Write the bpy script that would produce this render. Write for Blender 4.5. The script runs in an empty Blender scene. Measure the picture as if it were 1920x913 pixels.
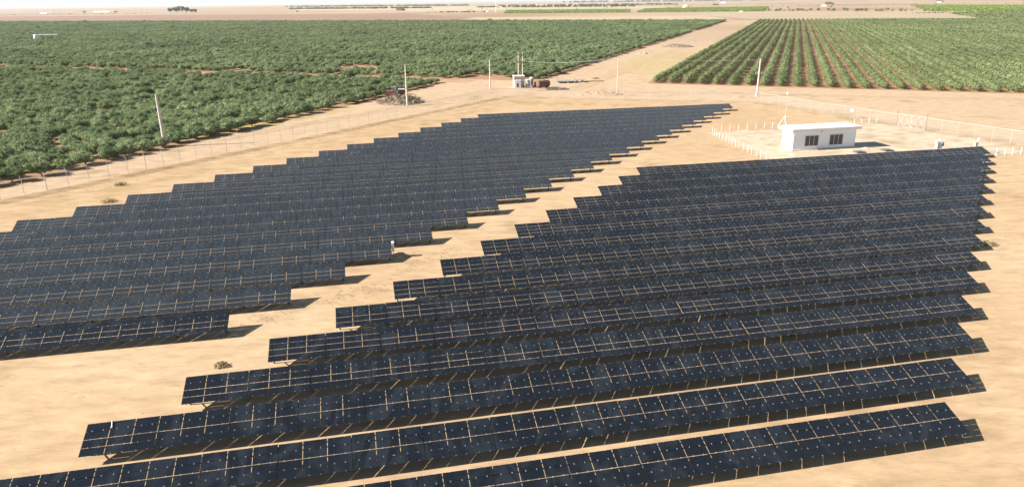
import bpy, math, random
import numpy as np
from mathutils import Vector, Matrix

random.seed(7)
RNG = np.random.default_rng(11)
S = bpy.context.scene
COL = S.collection

# ------------------------------------------------------------------ camera, sky, sun, exposure
PITCH, ROLL, FPX, CAM_H = 0.32517, 0.01181, 1344.65, 26.5385
fw = Vector((0, math.cos(PITCH), -math.sin(PITCH)))
r0 = Vector((1, 0, 0))
u0 = r0.cross(fw)
rr = r0 * math.cos(ROLL) - u0 * math.sin(ROLL)
uu = u0 * math.cos(ROLL) + r0 * math.sin(ROLL)
cd = bpy.data.cameras.new('camera')
cam = bpy.data.objects.new('camera', cd)
COL.objects.link(cam)
cam.matrix_world = Matrix(((rr.x, uu.x, -fw.x, 0), (rr.y, uu.y, -fw.y, 0), (rr.z, uu.z, -fw.z, CAM_H), (0, 0, 0, 1)))
cd.sensor_width = 36
cd.lens = FPX / 1920 * 36
cd.clip_start = 0.5
cd.clip_end = 200000
S.camera = cam

SUN_L = Vector((1.636, 0.290, -1.0)).normalized()        # the way the light travels
SUN_EL = math.asin(-SUN_L.z)
SUN_AZ = math.atan2(-SUN_L.x, -SUN_L.y) % (2 * math.pi)
world = bpy.data.worlds.new('World')
S.world = world
world.use_nodes = True
wn = world.node_tree
sky = wn.nodes.new('ShaderNodeTexSky')
sky.sky_type = 'NISHITA'
sky.sun_disc = False
sky.sun_elevation = SUN_EL
sky.sun_rotation = SUN_AZ
sky.air_density = 1.0
sky.dust_density = 0.4
sky.ozone_density = 1.2
# the lowest few degrees of sky are whitened by far-off dust
wtc = wn.nodes.new('ShaderNodeTexCoord')
wsx = wn.nodes.new('ShaderNodeSeparateXYZ')
wmr = wn.nodes.new('ShaderNodeMapRange')
wmr.inputs[1].default_value = 0.0; wmr.inputs[2].default_value = 0.16
wmr.inputs[3].default_value = 0.95; wmr.inputs[4].default_value = 0.0
wmx = wn.nodes.new('ShaderNodeMixRGB')
wmx.inputs[2].default_value = (8.7, 9.15, 9.4, 1)
wn.links.new(wtc.outputs['Generated'], wsx.inputs[0])
wn.links.new(wsx.outputs['Z'], wmr.inputs[0])
wn.links.new(wmr.outputs[0], wmx.inputs[0])
wn.links.new(sky.outputs[0], wmx.inputs[1])
wn.links.new(wmx.outputs[0], wn.nodes['Background'].inputs[0])
wn.nodes['Background'].inputs[1].default_value = 0.05
sd = bpy.data.lights.new('sun', 'SUN')
sd.energy = 5.0
sd.angle = math.radians(0.53)
sd.color = (1.0, 0.945, 0.86)
sun = bpy.data.objects.new('sun', sd)
COL.objects.link(sun)
sun.rotation_euler = SUN_L.to_track_quat('-Z', 'Y').to_euler()
S.view_settings.view_transform = 'Standard'
S.view_settings.look = 'None'
S.view_settings.gamma = 1
S.view_settings.use_curve_mapping = False
S.view_settings.exposure = 1.18
S.cycles.max_bounces = 6
S.cycles.volume_bounces = 1
S.cycles.transparent_max_bounces = 24
S.cycles.use_denoising = True
S.cycles.denoiser = 'OPENIMAGEDENOISE'
S.cycles.denoising_input_passes = 'RGB_ALBEDO_NORMAL'
S.cycles.denoising_prefilter = 'ACCURATE'

# ------------------------------------------------------------------ helpers
def nz(o): return o.inputs


class MB:
    """collects boxes, bars and quads; build() links them as one mesh object"""
    def __init__(s): s.v, s.f, s.m = [], [], []

    def add(s, vs, fs, m=0):
        b = len(s.v)
        s.v += [tuple(p) for p in vs]
        s.f += [tuple(i + b for i in f) for f in fs]
        s.m += [m] * len(fs)

    def box(s, c, d, rz=0.0, m=0, M=None):
        x, y, z = d[0] / 2, d[1] / 2, d[2] / 2
        p = [(-x, -y, -z), (x, -y, -z), (x, y, -z), (-x, y, -z), (-x, -y, z), (x, -y, z), (x, y, z), (-x, y, z)]
        T = Matrix.Translation(c) @ (Matrix.Rotation(rz, 4, 'Z') if M is None else M)
        s.add([T @ Vector(q) for q in p], [(3, 2, 1, 0), (4, 5, 6, 7), (0, 1, 5, 4), (1, 2, 6, 5), (2, 3, 7, 6), (3, 0, 4, 7)], m)

    def bar(s, a, b, w, h=None, m=0):
        a, b = Vector(a), Vector(b)
        d = b - a
        q = d.to_track_quat('X', 'Z').to_matrix().to_4x4()
        s.box((a + b) / 2, (d.length, w, h or w), M=q, m=m)

    def cyl(s, a, b, ra, rb=None, n=10, m=0, cap=True):
        a, b = Vector(a), Vector(b)
        rb = ra if rb is None else rb
        q = (b - a).to_track_quat('Z', 'Y').to_matrix()
        vs = []
        for p, r in ((a, ra), (b, rb)):
            for i in range(n):
                t = 2 * math.pi * i / n
                vs.append(p + q @ Vector((r * math.cos(t), r * math.sin(t), 0)))
        fs = [(i, (i + 1) % n, n + (i + 1) % n, n + i) for i in range(n)]
        if cap: fs += [tuple(range(n - 1, -1, -1)), tuple(range(n, 2 * n))]
        s.add(vs, fs, m)

    def lathe(s, prof, c=(0, 0, 0), n=16, m=0):
        vs, fs = [], []
        for r, z in prof:
            for i in range(n):
                t = 2 * math.pi * i / n
                vs.append((c[0] + r * math.cos(t), c[1] + r * math.sin(t), c[2] + z))
        for k in range(len(prof) - 1):
            for i in range(n):
                fs.append((k * n + i, k * n + (i + 1) % n, (k + 1) * n + (i + 1) % n, (k + 1) * n + i))
        s.add(vs, fs, m)

    def mesh(s, name, mats):
        me = bpy.data.meshes.new(name)
        me.from_pydata(s.v, [], s.f)
        for x in (mats if isinstance(mats, (list, tuple)) else [mats]): me.materials.append(x)
        if any(s.m): me.polygons.foreach_set('material_index', s.m)
        me.update()
        return me

    def build(s, name, mats, parent=None, loc=None, smooth=False):
        me = s.mesh(name, mats)
        if smooth: me.polygons.foreach_set('use_smooth', [True] * len(me.polygons))
        return link(name, me, parent, loc)


def link(name, data, parent=None, loc=None, rz=None):
    o = bpy.data.objects.new(name, data)
    COL.objects.link(o)
    if parent is not None: o.parent = parent
    if loc is not None: o.location = loc
    if rz is not None: o.rotation_euler = (0, 0, rz)
    return o


def tag(o, label=None, cat=None, group=None, kind=None):
    if label: o['label'] = label
    if cat: o['category'] = cat
    if group: o['group'] = group
    if kind: o['kind'] = kind
    return o


def thing(name, label, cat, loc=(0, 0, 0), rz=0.0, group=None):
    return tag(link(name, None, None, loc, rz), label, cat, group)


def dup(root, loc, rz=None, label=None, scale=None):
    """a copy of a thing with copies of its parts and sub-parts"""
    c = root.copy()
    COL.objects.link(c)
    c.location = loc
    if rz is not None: c.rotation_euler = (0, 0, rz)
    if scale is not None: c.scale = scale
    if label: c['label'] = label
    for ch in list(root.children):
        d = ch.copy()
        COL.objects.link(d)
        d.parent = c
        for g in list(ch.children):
            e = g.copy()
            COL.objects.link(e)
            e.parent = d
    return c


def vnoise(x, y, seed=0):
    """smooth value noise 0..1 on arrays"""
    xi, yi = np.floor(x).astype(np.int64), np.floor(y).astype(np.int64)
    fx, fy = x - xi, y - yi
    fx, fy = fx * fx * (3 - 2 * fx), fy * fy * (3 - 2 * fy)

    def h(a, b):
        n = (a * 374761393 + b * 668265263 + seed * 974634777) & 0x7fffffff
        n = ((n ^ (n >> 13)) * 1274126177) & 0x7fffffff
        return ((n ^ (n >> 16)) & 0xffff) / 65535.0
    return (h(xi, yi) * (1 - fx) + h(xi + 1, yi) * fx) * (1 - fy) + (h(xi, yi + 1) * (1 - fx) + h(xi + 1, yi + 1) * fx) * fy


def fbm(x, y, seed=0, o=4):
    t, a, n = 0, 0.5, 0
    for k in range(o):
        t = t + a * vnoise(x * 2 ** k, y * 2 ** k, seed + k)
        n += a
        a *= 0.5
    return t / n


# ------------------------------------------------------------------ materials
def newmat(name):
    m = bpy.data.materials.new(name)
    m.use_nodes = True
    return m, m.node_tree, m.node_tree.nodes['Principled BSDF']


def plain(name, col, rough=0.7, metal=0.0, noise=0.0, scale=3.0, col2=None, bump=0.0):
    m, t, b = newmat(name)
    b.inputs['Roughness'].default_value = rough
    b.inputs['Metallic'].default_value = metal
    b.inputs['Base Color'].default_value = (*col, 1)
    if noise or col2 or bump:
        tc = t.nodes.new('ShaderNodeTexCoord')
        n = t.nodes.new('ShaderNodeTexNoise')
        n.inputs['Scale'].default_value = scale
        n.inputs['Detail'].default_value = 6
        t.links.new(tc.outputs['Object'], n.inputs['Vector'])
        r = t.nodes.new('ShaderNodeValToRGB')
        c2 = col2 or tuple(c * (1 - noise) for c in col)
        r.color_ramp.elements[0].color = (*c2, 1)
        r.color_ramp.elements[1].color = (*col, 1)
        r.color_ramp.elements[0].position = 0.35
        r.color_ramp.elements[1].position = 0.62
        t.links.new(n.outputs['Fac'], r.inputs['Fac'])
        t.links.new(r.outputs['Color'], b.inputs['Base Color'])
        if bump:
            bp = t.nodes.new('ShaderNodeBump')
            bp.inputs['Strength'].default_value = bump
            bp.inputs['Distance'].default_value = 0.1
            t.links.new(n.outputs['Fac'], bp.inputs['Height'])
            t.links.new(bp.outputs['Normal'], b.inputs['Normal'])
    return m


def foliage(name, c_lo, c_hi, transl=0.25, obj_var=0.5):
    """leaf colour varies from clump to clump and from plant to plant"""
    m, t, b = newmat(name)
    t.nodes.remove(b)
    out = t.nodes['Material Output']
    g = t.nodes.new('ShaderNodeNewGeometry')
    oi = t.nodes.new('ShaderNodeObjectInfo')
    mx = t.nodes.new('ShaderNodeMath'); mx.operation = 'MULTIPLY'; mx.inputs[1].default_value = 1 - obj_var
    my = t.nodes.new('ShaderNodeMath'); my.operation = 'MULTIPLY_ADD'; my.inputs[1].default_value = obj_var
    t.links.new(g.outputs['Random Per Island'], mx.inputs[0])
    t.links.new(oi.outputs['Random'], my.inputs[0])
    t.links.new(mx.outputs[0], my.inputs[2])
    r = t.nodes.new('ShaderNodeValToRGB')
    r.color_ramp.elements[0].color = (*c_lo, 1)
    r.color_ramp.elements[1].color = (*c_hi, 1)
    r.color_ramp.elements[0].position = 0.15
    r.color_ramp.elements[1].position = 0.9
    t.links.new(my.outputs[0], r.inputs['Fac'])
    # slow drift of tint over the ground
    n = t.nodes.new('ShaderNodeTexNoise'); n.inputs['Scale'].default_value = 0.02; n.inputs['Detail'].default_value = 3
    t.links.new(g.outputs['Position'], n.inputs['Vector'])
    hs = t.nodes.new('ShaderNodeHueSaturation')
    mr = t.nodes.new('ShaderNodeMapRange')
    mr.inputs[1].default_value = 0.3; mr.inputs[2].default_value = 0.7
    mr.inputs[3].default_value = 0.8; mr.inputs[4].default_value = 1.2
    t.links.new(n.outputs['Fac'], mr.inputs[0])
    t.links.new(mr.outputs[0], hs.inputs['Value'])
    t.links.new(r.outputs['Color'], hs.inputs['Color'])
    d = t.nodes.new('ShaderNodeBsdfDiffuse')
    tr = t.nodes.new('ShaderNodeBsdfTranslucent')
    ms = t.nodes.new('ShaderNodeMixShader'); ms.inputs[0].default_value = transl
    t.links.new(hs.outputs['Color'], d.inputs['Color'])
    t.links.new(hs.outputs['Color'], tr.inputs['Color'])
    t.links.new(d.outputs[0], ms.inputs[1])
    t.links.new(tr.outputs[0], ms.inputs[2])
    t.links.new(ms.outputs[0], out.inputs['Surface'])
    return m


def soil(name):
    """albedo from the mesh's soil map, with grain, flecks and clods added"""
    m, t, b = newmat(name)
    b.inputs['Roughness'].default_value = 0.95
    b.inputs['Specular IOR Level'].default_value = 0.1
    at = t.nodes.new('ShaderNodeAttribute'); at.attribute_name = 'soil'
    g = t.nodes.new('ShaderNodeNewGeometry')
    n1 = t.nodes.new('ShaderNodeTexNoise'); n1.inputs['Scale'].default_value = 0.55; n1.inputs['Detail'].default_value = 9; n1.inputs['Roughness'].default_value = 0.62
    mp = t.nodes.new('ShaderNodeMapping')
    mp.inputs['Rotation'].default_value = (0, 0, -0.35)
    mp.inputs['Scale'].default_value = (0.55, 1.5, 1)
    t.links.new(g.outputs['Position'], mp.inputs['Vector'])
    t.links.new(mp.outputs[0], n1.inputs['Vector'])
    mr = t.nodes.new('ShaderNodeMapRange')
    mr.inputs[1].default_value = 0.3; mr.inputs[2].default_value = 0.72
    mr.inputs[3].default_value = 0.74; mr.inputs[4].default_value = 1.12
    t.links.new(n1.outputs['Fac'], mr.inputs[0])
    mul = t.nodes.new('ShaderNodeMixRGB'); mul.blend_type = 'MULTIPLY'; mul.inputs[0].default_value = 1
    t.links.new(at.outputs['Color'], mul.inputs[1])
    t.links.new(mr.outputs[0], mul.inputs[2])
    # scattered darker crumbs of soil and dry weed
    n2 = t.nodes.new('ShaderNodeTexNoise'); n2.inputs['Scale'].default_value = 0.9; n2.inputs['Detail'].default_value = 7; n2.inputs['Roughness'].default_value = 0.75
    mp2 = t.nodes.new('ShaderNodeMapping'); mp2.inputs['Location'].default_value = (31, 7, 0); mp2.inputs['Rotation'].default_value = (0, 0, -0.5); mp2.inputs['Scale'].default_value = (0.45, 1.2, 1)
    t.links.new(g.outputs['Position'], mp2.inputs['Vector'])
    t.links.new(mp2.outputs[0], n2.inputs['Vector'])
    mr2 = t.nodes.new('ShaderNodeMapRange')
    mr2.inputs[1].default_value = 0.585; mr2.inputs[2].default_value = 0.70
    mr2.inputs[3].default_value = 0.0; mr2.inputs[4].default_value = 0.5
    t.links.new(n2.outputs['Fac'], mr2.inputs[0])
    mx = t.nodes.new('ShaderNodeMixRGB')
    mx.inputs[2].default_value = (0.25, 0.155, 0.075, 1)
    t.links.new(mr2.outputs[0], mx.inputs[0])
    n3 = t.nodes.new('ShaderNodeTexNoise'); n3.inputs['Scale'].default_value = 2.6; n3.inputs['Detail'].default_value = 5; n3.inputs['Roughness'].default_value = 0.7
    t.links.new(mp.outputs[0], n3.inputs['Vector'])
    mr3 = t.nodes.new('ShaderNodeMapRange')
    mr3.inputs[1].default_value = 0.3; mr3.inputs[2].default_value = 0.7
    mr3.inputs[3].default_value = 0.90; mr3.inputs[4].default_value = 1.07
    t.links.new(n3.outputs['Fac'], mr3.inputs[0])
    mul3 = t.nodes.new('ShaderNodeMixRGB'); mul3.blend_type = 'MULTIPLY'; mul3.inputs[0].default_value = 1
    t.links.new(mul.outputs[0], mul3.inputs[1])
    t.links.new(mr3.outputs[0], mul3.inputs[2])
    t.links.new(mul3.outputs[0], mx.inputs[1])
    t.links.new(mx.outputs[0], b.inputs['Base Color'])
    bp = t.nodes.new('ShaderNodeBump'); bp.inputs['Strength'].default_value = 0.5; bp.inputs['Distance'].default_value = 0.12
    t.links.new(n1.outputs['Fac'], bp.inputs['Height'])
    t.links.new(bp.outputs['Normal'], b.inputs['Normal'])
    return m


def module_glass(name='module_glass', clean=(0.0085, 0.0115, 0.0165), dusty=(0.019, 0.024, 0.031), sheen=0.09):
    m, t, b = newmat(name)
    b.inputs['IOR'].default_value = 1.38
    b.inputs['Sheen Weight'].default_value = sheen
    b.inputs['Sheen Roughness'].default_value = 0.45
    b.inputs['Sheen Tint'].default_value = (0.85, 0.95, 1.0, 1)
    g = t.nodes.new('ShaderNodeNewGeometry')
    oi = t.nodes.new('ShaderNodeObjectInfo')
    # dust film, wiped and rained into streaky patches
    mp = t.nodes.new('ShaderNodeMapping'); mp.inputs['Rotation'].default_value = (0, 0, -0.21); mp.inputs['Scale'].default_value = (1.0, 0.55, 0.6)
    t.links.new(g.outputs['Position'], mp.inputs['Vector'])
    n = t.nodes.new('ShaderNodeTexNoise'); n.inputs['Scale'].default_value = 0.5; n.inputs['Detail'].default_value = 4; n.inputs['Distortion'].default_value = 1.6
    t.links.new(mp.outputs[0], n.inputs['Vector'])
    isl = t.nodes.new('ShaderNodeMath'); isl.operation = 'MULTIPLY_ADD'; isl.inputs[1].default_value = 0.10
    t.links.new(g.outputs['Random Per Island'], isl.inputs[0])
    t.links.new(n.outputs['Fac'], isl.inputs[2])
    mr = t.nodes.new('ShaderNodeMapRange')
    mr.inputs[1].default_value = 0.54; mr.inputs[2].default_value = 0.68
    mr.inputs[3].default_value = 0.0; mr.inputs[4].default_value = 1.0
    t.links.new(isl.outputs[0], mr.inputs[0])
    mx = t.nodes.new('ShaderNodeMixRGB')
    mx.inputs[1].default_value = (*clean, 1)
    mx.inputs[2].default_value = (*dusty, 1)
    t.links.new(mr.outputs[0], mx.inputs[0])
    t.links.new(mx.outputs[0], b.inputs['Base Color'])
    rg = t.nodes.new('ShaderNodeMapRange')
    rg.inputs[3].default_value = 0.12; rg.inputs[4].default_value = 0.24
    t.links.new(mr.outputs[0], rg.inputs[0])
    t.links.new(rg.outputs[0], b.inputs['Roughness'])
    return m


M_SOIL = soil('soil')
M_GLASS = module_glass()
M_GLASS_D = module_glass('dusty_module_glass', (0.015, 0.020, 0.026), (0.023, 0.030, 0.037), 0.19)
M_CLIP = plain('clip_aluminium', (0.46, 0.48, 0.51), 0.45)
M_STEEL = plain('galvanised_steel', (0.32, 0.32, 0.32), 0.5, 0.4, noise=0.25)
M_RACK = plain('shade_darkened_rack_steel', (0.13, 0.115, 0.10), 0.7, 0.2, noise=0.3)  # steel colour darkened to deepen the shade under the panel rows
M_OLIVE = foliage('olive_leaves', (0.140, 0.190, 0.086), (0.335, 0.395, 0.208), transl=.42)
M_HEDGE = foliage('hedge_leaves', (0.14, 0.185, 0.08), (0.32, 0.36, 0.175), transl=.4, obj_var=0.2)
M_VINE = foliage('young_leaves', (0.15, 0.22, 0.04), (0.30, 0.38, 0.10), obj_var=0.2)
M_TALL = foliage('tall_tree_leaves', (0.03, 0.055, 0.025), (0.08, 0.12, 0.05))
M_YELLOW = foliage('yellow_weed', (0.20, 0.22, 0.05), (0.38, 0.36, 0.10))
M_DRY = foliage('dry_weed', (0.30, 0.235, 0.13), (0.52, 0.42, 0.24), obj_var=0.1)
M_BARK = plain('bark', (0.16, 0.11, 0.07), 0.9, noise=0.4)
M_CONC = plain('pole_concrete', (0.64, 0.59, 0.49), 0.85, noise=0.15, scale=1.5)
M_WHITE = plain('white_paint', (0.80, 0.80, 0.78), 0.6, noise=0.06, scale=1.0)
M_WALL = plain('sky_tinted_wall_paint', (0.76, 0.82, 0.88), 0.75, noise=0.03, scale=0.8)  # white wall with the blue of skylight put into its colour
M_ROOF = plain('white_roof', (0.82, 0.81, 0.79), 0.7, noise=0.05, scale=1.2)
M_LOUVRE = plain('grey_louvre', (0.105, 0.095, 0.10), 0.6)
M_LOUVRE_W = plain('pale_louvre', (0.66, 0.68, 0.65), 0.6)
M_FRAME = plain('window_frame', (0.55, 0.54, 0.54), 0.5)
M_GALV = plain('fence_post_steel', (0.50, 0.47, 0.43), 0.55, 0.1)
M_RUST = plain('rusty_brown_steel', (0.20, 0.105, 0.075), 0.8, col2=(0.115, 0.062, 0.05), noise=0.4, scale=1.6)
M_RED = plain('faded_red_paint', (0.36, 0.17, 0.15), 0.75, noise=0.15)
M_DRED = plain('dark_red_paint', (0.19, 0.07, 0.06), 0.75, noise=0.2)
M_GREY = plain('grey_paint', (0.45, 0.44, 0.41), 0.75, noise=0.2, scale=1.2)
M_CREAM = plain('cream_render', (0.62, 0.56, 0.46), 0.85, noise=0.15, scale=1.2)
M_DARK = plain('dark_opening', (0.03, 0.028, 0.026), 0.8)
M_DGREY = plain('dark_grey_steel', (0.13, 0.12, 0.115), 0.7, noise=0.3)
M_BRUSH = plain('dry_branches', (0.30, 0.235, 0.16), 0.95, col2=(0.15, 0.105, 0.065), noise=0.4, scale=1.3, bump=0.8)
M_DIRT = plain('heaped_dirt', (0.50, 0.36, 0.23), 0.95, col2=(0.36, 0.235, 0.14), noise=0.3, scale=0.9, bump=0.8)
M_SLAB = plain('weathered_sheet', (0.36, 0.34, 0.29), 0.85, noise=0.25, scale=0.7)
M_WIRE = plain('bare_wire', (0.50, 0.50, 0.48), 0.4)
M_PLASTIC = plain('greenhouse_plastic', (0.72, 0.70, 0.66), 0.6)


def chainlink():
    m, t, b = newmat('chain_link')
    b.inputs['Base Color'].default_value = (0.55, 0.53, 0.5, 1)
    b.inputs['Roughness'].default_value = 0.5
    b.inputs['Alpha'].default_value = 0.065
    return m


M_LINK = chainlink()

# ------------------------------------------------------------------ the orchard grid: u runs along the tree rows, w across them
UX, UY = 0.358, 0.934


def xy(u, w): return (UX * u + UY * w, UY * u - UX * w)
def uw(x, y): return (UX * x + UY * y, UY * x - UX * y)


def segdist(x, y, a, b):
    ax, ay = a; bx, by = b
    dx, dy = bx - ax, by - ay
    L2 = dx * dx + dy * dy
    t = np.clip(((x - ax) * dx + (y - ay) * dy) / L2, 0, 1)
    s = ((x - ax) * dy - (y - ay) * dx) / math.sqrt(L2)      # signed side
    return np.hypot(x - ax - t * dx, y - ay - t * dy), s


def inpoly(x, y, poly):
    ins = np.zeros(x.shape, bool)
    n = len(poly)
    for i in range(n):
        (x1, y1), (x2, y2) = poly[i], poly[(i + 1) % n]
        c = ((y1 > y) != (y2 > y)) & (x < (x2 - x1) * (y - y1) / ((y2 - y1) if y2 != y1 else 1e-9) + x1)
        ins ^= c
    return ins


FENCE_A = ((-97.0, 66.0), (-3.4, 213.0))
FENCE_B = ((-3.4, 213.0), (67.0, 194.3))
FENCE_C = ((67.0, 194.3), (83.6, 155.2))
FENCE_D = ((86.7, 149.4), (113.0, 98.0))
YARD = [(41.7, 150.2), (45.5, 116), (95, 127), (92, 138), (86.2, 148.5), (83.0, 156.5), (82.0, 158.6)]

us = np.unique(np.concatenate([np.array([-60000, -20000, -6000, -2000, -700, -250, -120, -60, -25.]), np.arange(-8, 430, 1.3), np.arange(430, 985, 9),
                               [985, 1006], np.geomspace(1040, 1700, 14), np.geomspace(1850, 60000, 30)]))
ws = np.unique(np.concatenate([-np.geomspace(190, 60000, 40), np.arange(-178, 150, 1.3), [-112.0, -83.0, -44.0], np.geomspace(155, 60000, 44)]))
UU, WW = np.meshgrid(us, ws, indexing='ij')
X, Y = UX * UU + UY * WW, UY * UU - UX * WW


def ground_z(x, y):
    """low relief of the site; near zero elsewhere"""
    d, s = segdist(x, y, *FENCE_A)
    z = 0.05 * (fbm(x * 0.12, y * 0.12, 3) - 0.5)
    z = z + 0.22 * np.exp(-((d - 1.6) / 0.9) ** 2) * (s > 0) * (0.3 + fbm(x * 0.4, y * 0.4, 5))
    return z


near = (UU > -10) & (UU < 420) & (WW > -178) & (WW < 150)
Z = np.where(near, ground_z(X, Y), 0.0)


def lerp(a, b, t): return a + (np.array(b) - a) * t[..., None]


SAND = np.array((0.515, 0.380, 0.240))
C = np.zeros(X.shape + (3,)) + SAND
far_t = np.clip((np.hypot(X, Y) - 330) / 500, 0, 1)
n_a = fbm(X * 0.035, Y * 0.035, 21)
n_b = fbm(X * 0.15, Y * 0.15, 31)
C = lerp(C, (0.40, 0.275, 0.16), np.clip((n_a - 0.52) * 3.0, 0, 1) * 0.5)
C = lerp(C, (0.56, 0.435, 0.29), np.clip((0.47 - n_a) * 4.0, 0, 1) * 0.6)
C = lerp(C, (0.46, 0.32, 0.19), np.clip((n_b - 0.55) * 4, 0, 1) * 0.35)
dA, sA = segdist(X, Y, *FENCE_A)
dB, sB = segdist(X, Y, *FENCE_B)
dC, sC = segdist(X, Y, *FENCE_C)
dD, sD = segdist(X, Y, *FENCE_D)
outside = (sA < 0) | (sB < 0) | ((sC < 0) & (X > 60))
C = lerp(C, (0.52, 0.40, 0.285), outside * 0.75)
# disturbed soil and weeds at the foot of the fence
n_c = fbm(X * 0.5, Y * 0.5, 41)
foot = np.exp(-((dA - 1.6) / 1.1) ** 2) * (sA > 0)
C = lerp(C, (0.27, 0.18, 0.10), np.clip(foot * (n_c - 0.25) * 2.6, 0, 0.85))
foot2 = np.exp(-((np.minimum(dC, dD) - 1.2) / 1.3) ** 2) + 0.7 * np.exp(-((dB - 1.0) / 1.0) ** 2)
C = lerp(C, (0.33, 0.245, 0.13), np.clip(foot2 * (n_c - 0.3) * 2.2, 0, 0.75))
ring = np.exp(-((dA - 9) / 5) ** 2) * (sA > 0)
C = lerp(C, (0.37, 0.265, 0.14), np.clip(ring * (n_c - 0.42) * 3.5, 0, 0.6))
# tyre tracks
for (p, q, wd, k) in (((-90, 40), (-20, 150), 0.5, .35), ((-92, 40), (-22, 150), 0.5, .35), ((-60, 148), (-2, 226), .6, .3), ((-63, 149), (-5, 228), .6, .3),
                      ((-20, 60), (36, 120), .5, .25), ((-22, 61), (34, 121), .5, .25), ((10, 228), (160, 186), .7, .3), ((10, 231), (160, 189), .7, .3),
                      ((20, 232), (95, 420), .8, .35), ((23, 231), (98, 420), .8, .35)):
    d, _ = segdist(X + 3 * (fbm(Y * .05, X * .05, 77) - .5), Y, p, q)
    C = lerp(C, (0.40, 0.28, 0.17), np.exp(-(d / (wd * 1.25)) ** 2) * k * 1.7)
# orchard soil
blk1 = (WW < -111.9) & (UU < 985)
blk2 = (WW < -82.9) & (UU > 242) & (UU < 985)
blk3 = (WW > -44.1) & (UU > 244.5) & (UU < 1006)
lane = (UU > 231) & (UU < 241) & (WW < -104)
orch = (blk1 | blk2 | blk3)
C = lerp(C, (0.36, 0.225, 0.135), orch * 0.9)
C = lerp(C, (0.30, 0.165, 0.10), blk3 * 0.8)
straw = np.clip((fbm(X * .22, Y * .22, 55) - 0.48) * 5, 0, 1)
C = lerp(C, (0.46, 0.34, 0.19), blk3 * straw * 0.5)
C = lerp(C, (0.42, 0.31, 0.17), blk3 * np.clip((WW - 20) / 60, 0, 1) * 0.5)
C = lerp(C, (0.44, 0.30, 0.19), lane * 0.9)
cross = ((np.abs(UU - 395) < 4) | (np.abs(UU - 560) < 4)) & blk3
C = lerp(C, (0.52, 0.40, 0.26), cross * 0.85)
# dry grass in the corridor between the orchards
dg = inpoly(X + 14 * (n_b - .5), Y + 14 * (n_c - .5), [(38, 283), (62, 270), (96, 320), (120, 400), (95, 410), (60, 365)])
C = lerp(C, (0.47, 0.38, 0.20), dg * np.clip((n_c - 0.25) * 3, 0, 0.85))
dg2 = inpoly(X + 8 * (n_b - .5), Y + 8 * (n_c - .5), [(-70, 154), (-64, 150), (-40, 192), (-44, 200)])
C = lerp(C, (0.42, 0.34, 0.15), dg2 * np.clip((n_c - 0.4) * 4, 0, 0.8))
dg3 = inpoly(X + 10 * (n_b - .5), Y + 8 * (n_c - .5), [(0, 206), (40, 194), (44, 188), (4, 196)])
C = lerp(C, (0.38, 0.28, 0.14), dg3 * np.clip((n_c - 0.42) * 4, 0, 0.7))
# gravel yard
yd = inpoly(X, Y, YARD)
C = lerp(C, (0.60, 0.51, 0.40), yd * 0.92)
C = lerp(C, (0.34, 0.28, 0.18), yd * np.clip((n_c - 0.52) * 4, 0, 0.45))
# trodden aisle weeds
ai = np.clip((fbm(X * .3, Y * .3, 91) - .6) * 6, 0, 1) * np.clip((fbm(X * .06, Y * .06, 93) - .48) * 6, 0, 1)
C = lerp(C, (0.30, 0.22, 0.11), ai * (~orch) * 0.55)
# far plain
n_f = fbm(X * 0.0022, Y * 0.0055, 61)
FAR = lerp(np.zeros(X.shape + (3,)) + np.array((0.47, 0.365, 0.255)), (0.35, 0.255, 0.18), np.clip((n_f - 0.45) * 4, 0, 1))
ff = far_t * (~orch)
C = C + (FAR - C) * ff[..., None]

C = C * np.array((1.045, 0.99, 0.925))
nu, nw = len(us), len(ws)
allv = np.stack([X, Y, Z], -1).reshape(-1, 3)
allc = C.reshape(-1, 3)
ii, jj = np.meshgrid(np.arange(nu - 1), np.arange(nw - 1), indexing='ij')
# u to the right-hand side of w: keep normals up
quads = np.stack([ii * nw + jj, ii * nw + jj + 1, (ii + 1) * nw + jj + 1, (ii + 1) * nw + jj], -1).reshape(-1, 4)
cu = (us[:-1] + us[1:])[:, None] / 2 + 0 * (ws[:-1])[None]
cw = (ws[:-1] + ws[1:])[None] / 2 + 0 * (us[:-1])[:, None]
cx, cy = UX * cu + UY * cw, UY * cu - UX * cw
cls = np.zeros(cx.shape, int)
c1 = (cw < -112) & (cu < 985); c2 = (cw < -83) & (cu > 242) & (cu < 985); c3 = (cw > -44) & (cu > 244.5) & (cu < 1006) & (cw < 330)
cls[c1 | c2] = 1
cls[c3] = 2
rd = (cw > -112) & (cw < -83) & (cu < 242) & (segdist(cx, cy, *FENCE_A)[1] < 0) & (cu > -30)
rd |= (cw >= -83) & (cw < -44) & (cu > 225) & (cu < 1006) & (segdist(cx, cy, *FENCE_B)[1] < 0)
cls[rd] = 3
cls[inpoly(cx, cy, YARD)] = 4
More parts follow.
